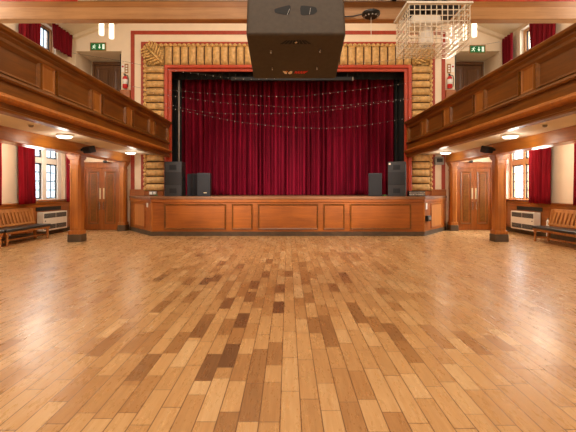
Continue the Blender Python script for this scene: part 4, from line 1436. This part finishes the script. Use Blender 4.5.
def point(name, loc, power, color, rad=.12):
    l = bpy.data.lights.new(name, 'POINT'); l.energy = power; l.color = color; l.shadow_soft_size = rad
    o = bpy.data.objects.new(name, l); col.objects.link(o); o.location = loc


WARM = (1.0, .90, .76)
DAY = (1.0, .98, .95)
area('hall_light', (0, 1.5, 8.6), (0, 1.6, 0), 7, 4, 680, WARM)
area('hall_light', (0, 9.6, 8.9), (0, 9.7, 0), 7, 3, 560, WARM)
for s in (-1, 1):
    k = 1.0 if s > 0 else 0.7
    for (ya, yb, z0, z1) in LOWER[s]:
        area('window_light', (s * 8.7, (ya + yb) / 2, 2.7), (s * 5.2, (ya + yb) / 2 - .3, .4), 2.2, 1.6, 700 * k, DAY)
    area('gallery_window_light', (s * 8.9, 12.4, 6.9), (s * 5.5, 12.2, 5.2), 1.6, 1.4, 120, DAY)
    area('gallery_fill', (s * 6.4, 8, 6.6), (s * 6.0, 10, 4.5), 1.5, 5, 170, WARM)  # no fitting here; added to brighten the gallery and its alcoves
    for y in (8.95, 12.95):
        point('lamp_glow', (s * 5.05, y, 2.36), 8, WARM)
    point('aisle_fill', (s * 6.35, 10.0, 2.5), 60, WARM, .3)  # unseen fill points, added to brighten the aisles under the balconies
    point('aisle_fill', (s * 6.7, 5.5, 2.6), 60, WARM, .3)
    point('aisle_fill', (s * 6.5, 12.4, 2.5), 45, WARM, .3)
area('rear_fill', (0, -2.2, 3.4), (0, 10, 2.6), 9, 3, 90, (1, .96, .9))  # soft frontal fill added out of view behind the camera

for s in (-1, 1):
    l = bpy.data.lights.new('curtain_fill_spot', 'SPOT'); l.energy = 2800; l.color = (1, .88, .82); l.spot_size = R(38); l.spot_blend = 1.0; l.shadow_soft_size = .25  # unseen spot pair added to brighten the lower part of the curtain
    o = bpy.data.objects.new('curtain_fill_spot', l); col.objects.link(o); o.location = (s * 3.4, 6.0, 4.2)
    o.rotation_euler = (Vector((s * 1.1, 14.8, 1.3)) - Vector(o.location)).to_track_quat('-Z', 'Y').to_euler()

w = bpy.data.worlds.new('World'); scene.world = w; w.use_nodes = True
bg = w.node_tree.nodes['Background']
bg.inputs[0].default_value = (.95, .98, 1.0, 1); bg.inputs[1].default_value = 7.0

cam = bpy.data.cameras.new('camera'); co = bpy.data.objects.new('camera', cam); col.objects.link(co)
co.location = (0, 0, CZ); co.rotation_euler = (R(90), 0, 0)
cam.sensor_width = 36; cam.lens = F / 576 * 36
cam.shift_y = -(216 - HY) / 576
cam.clip_end = 100
scene.camera = co
scene.view_settings.view_transform = 'Standard'
scene.view_settings.look = 'None'
scene.view_settings.exposure = 0.0
scene.cycles.use_denoising = True
scene.cycles.max_bounces = 8
scene.cycles.diffuse_bounces = 4
scene.cycles.glossy_bounces = 3
scene.cycles.transparent_max_bounces = 12
scene.cycles.sample_clamp_indirect = 4.0
scene.cycles.caustics_reflective = False
scene.cycles.caustics_refractive = False
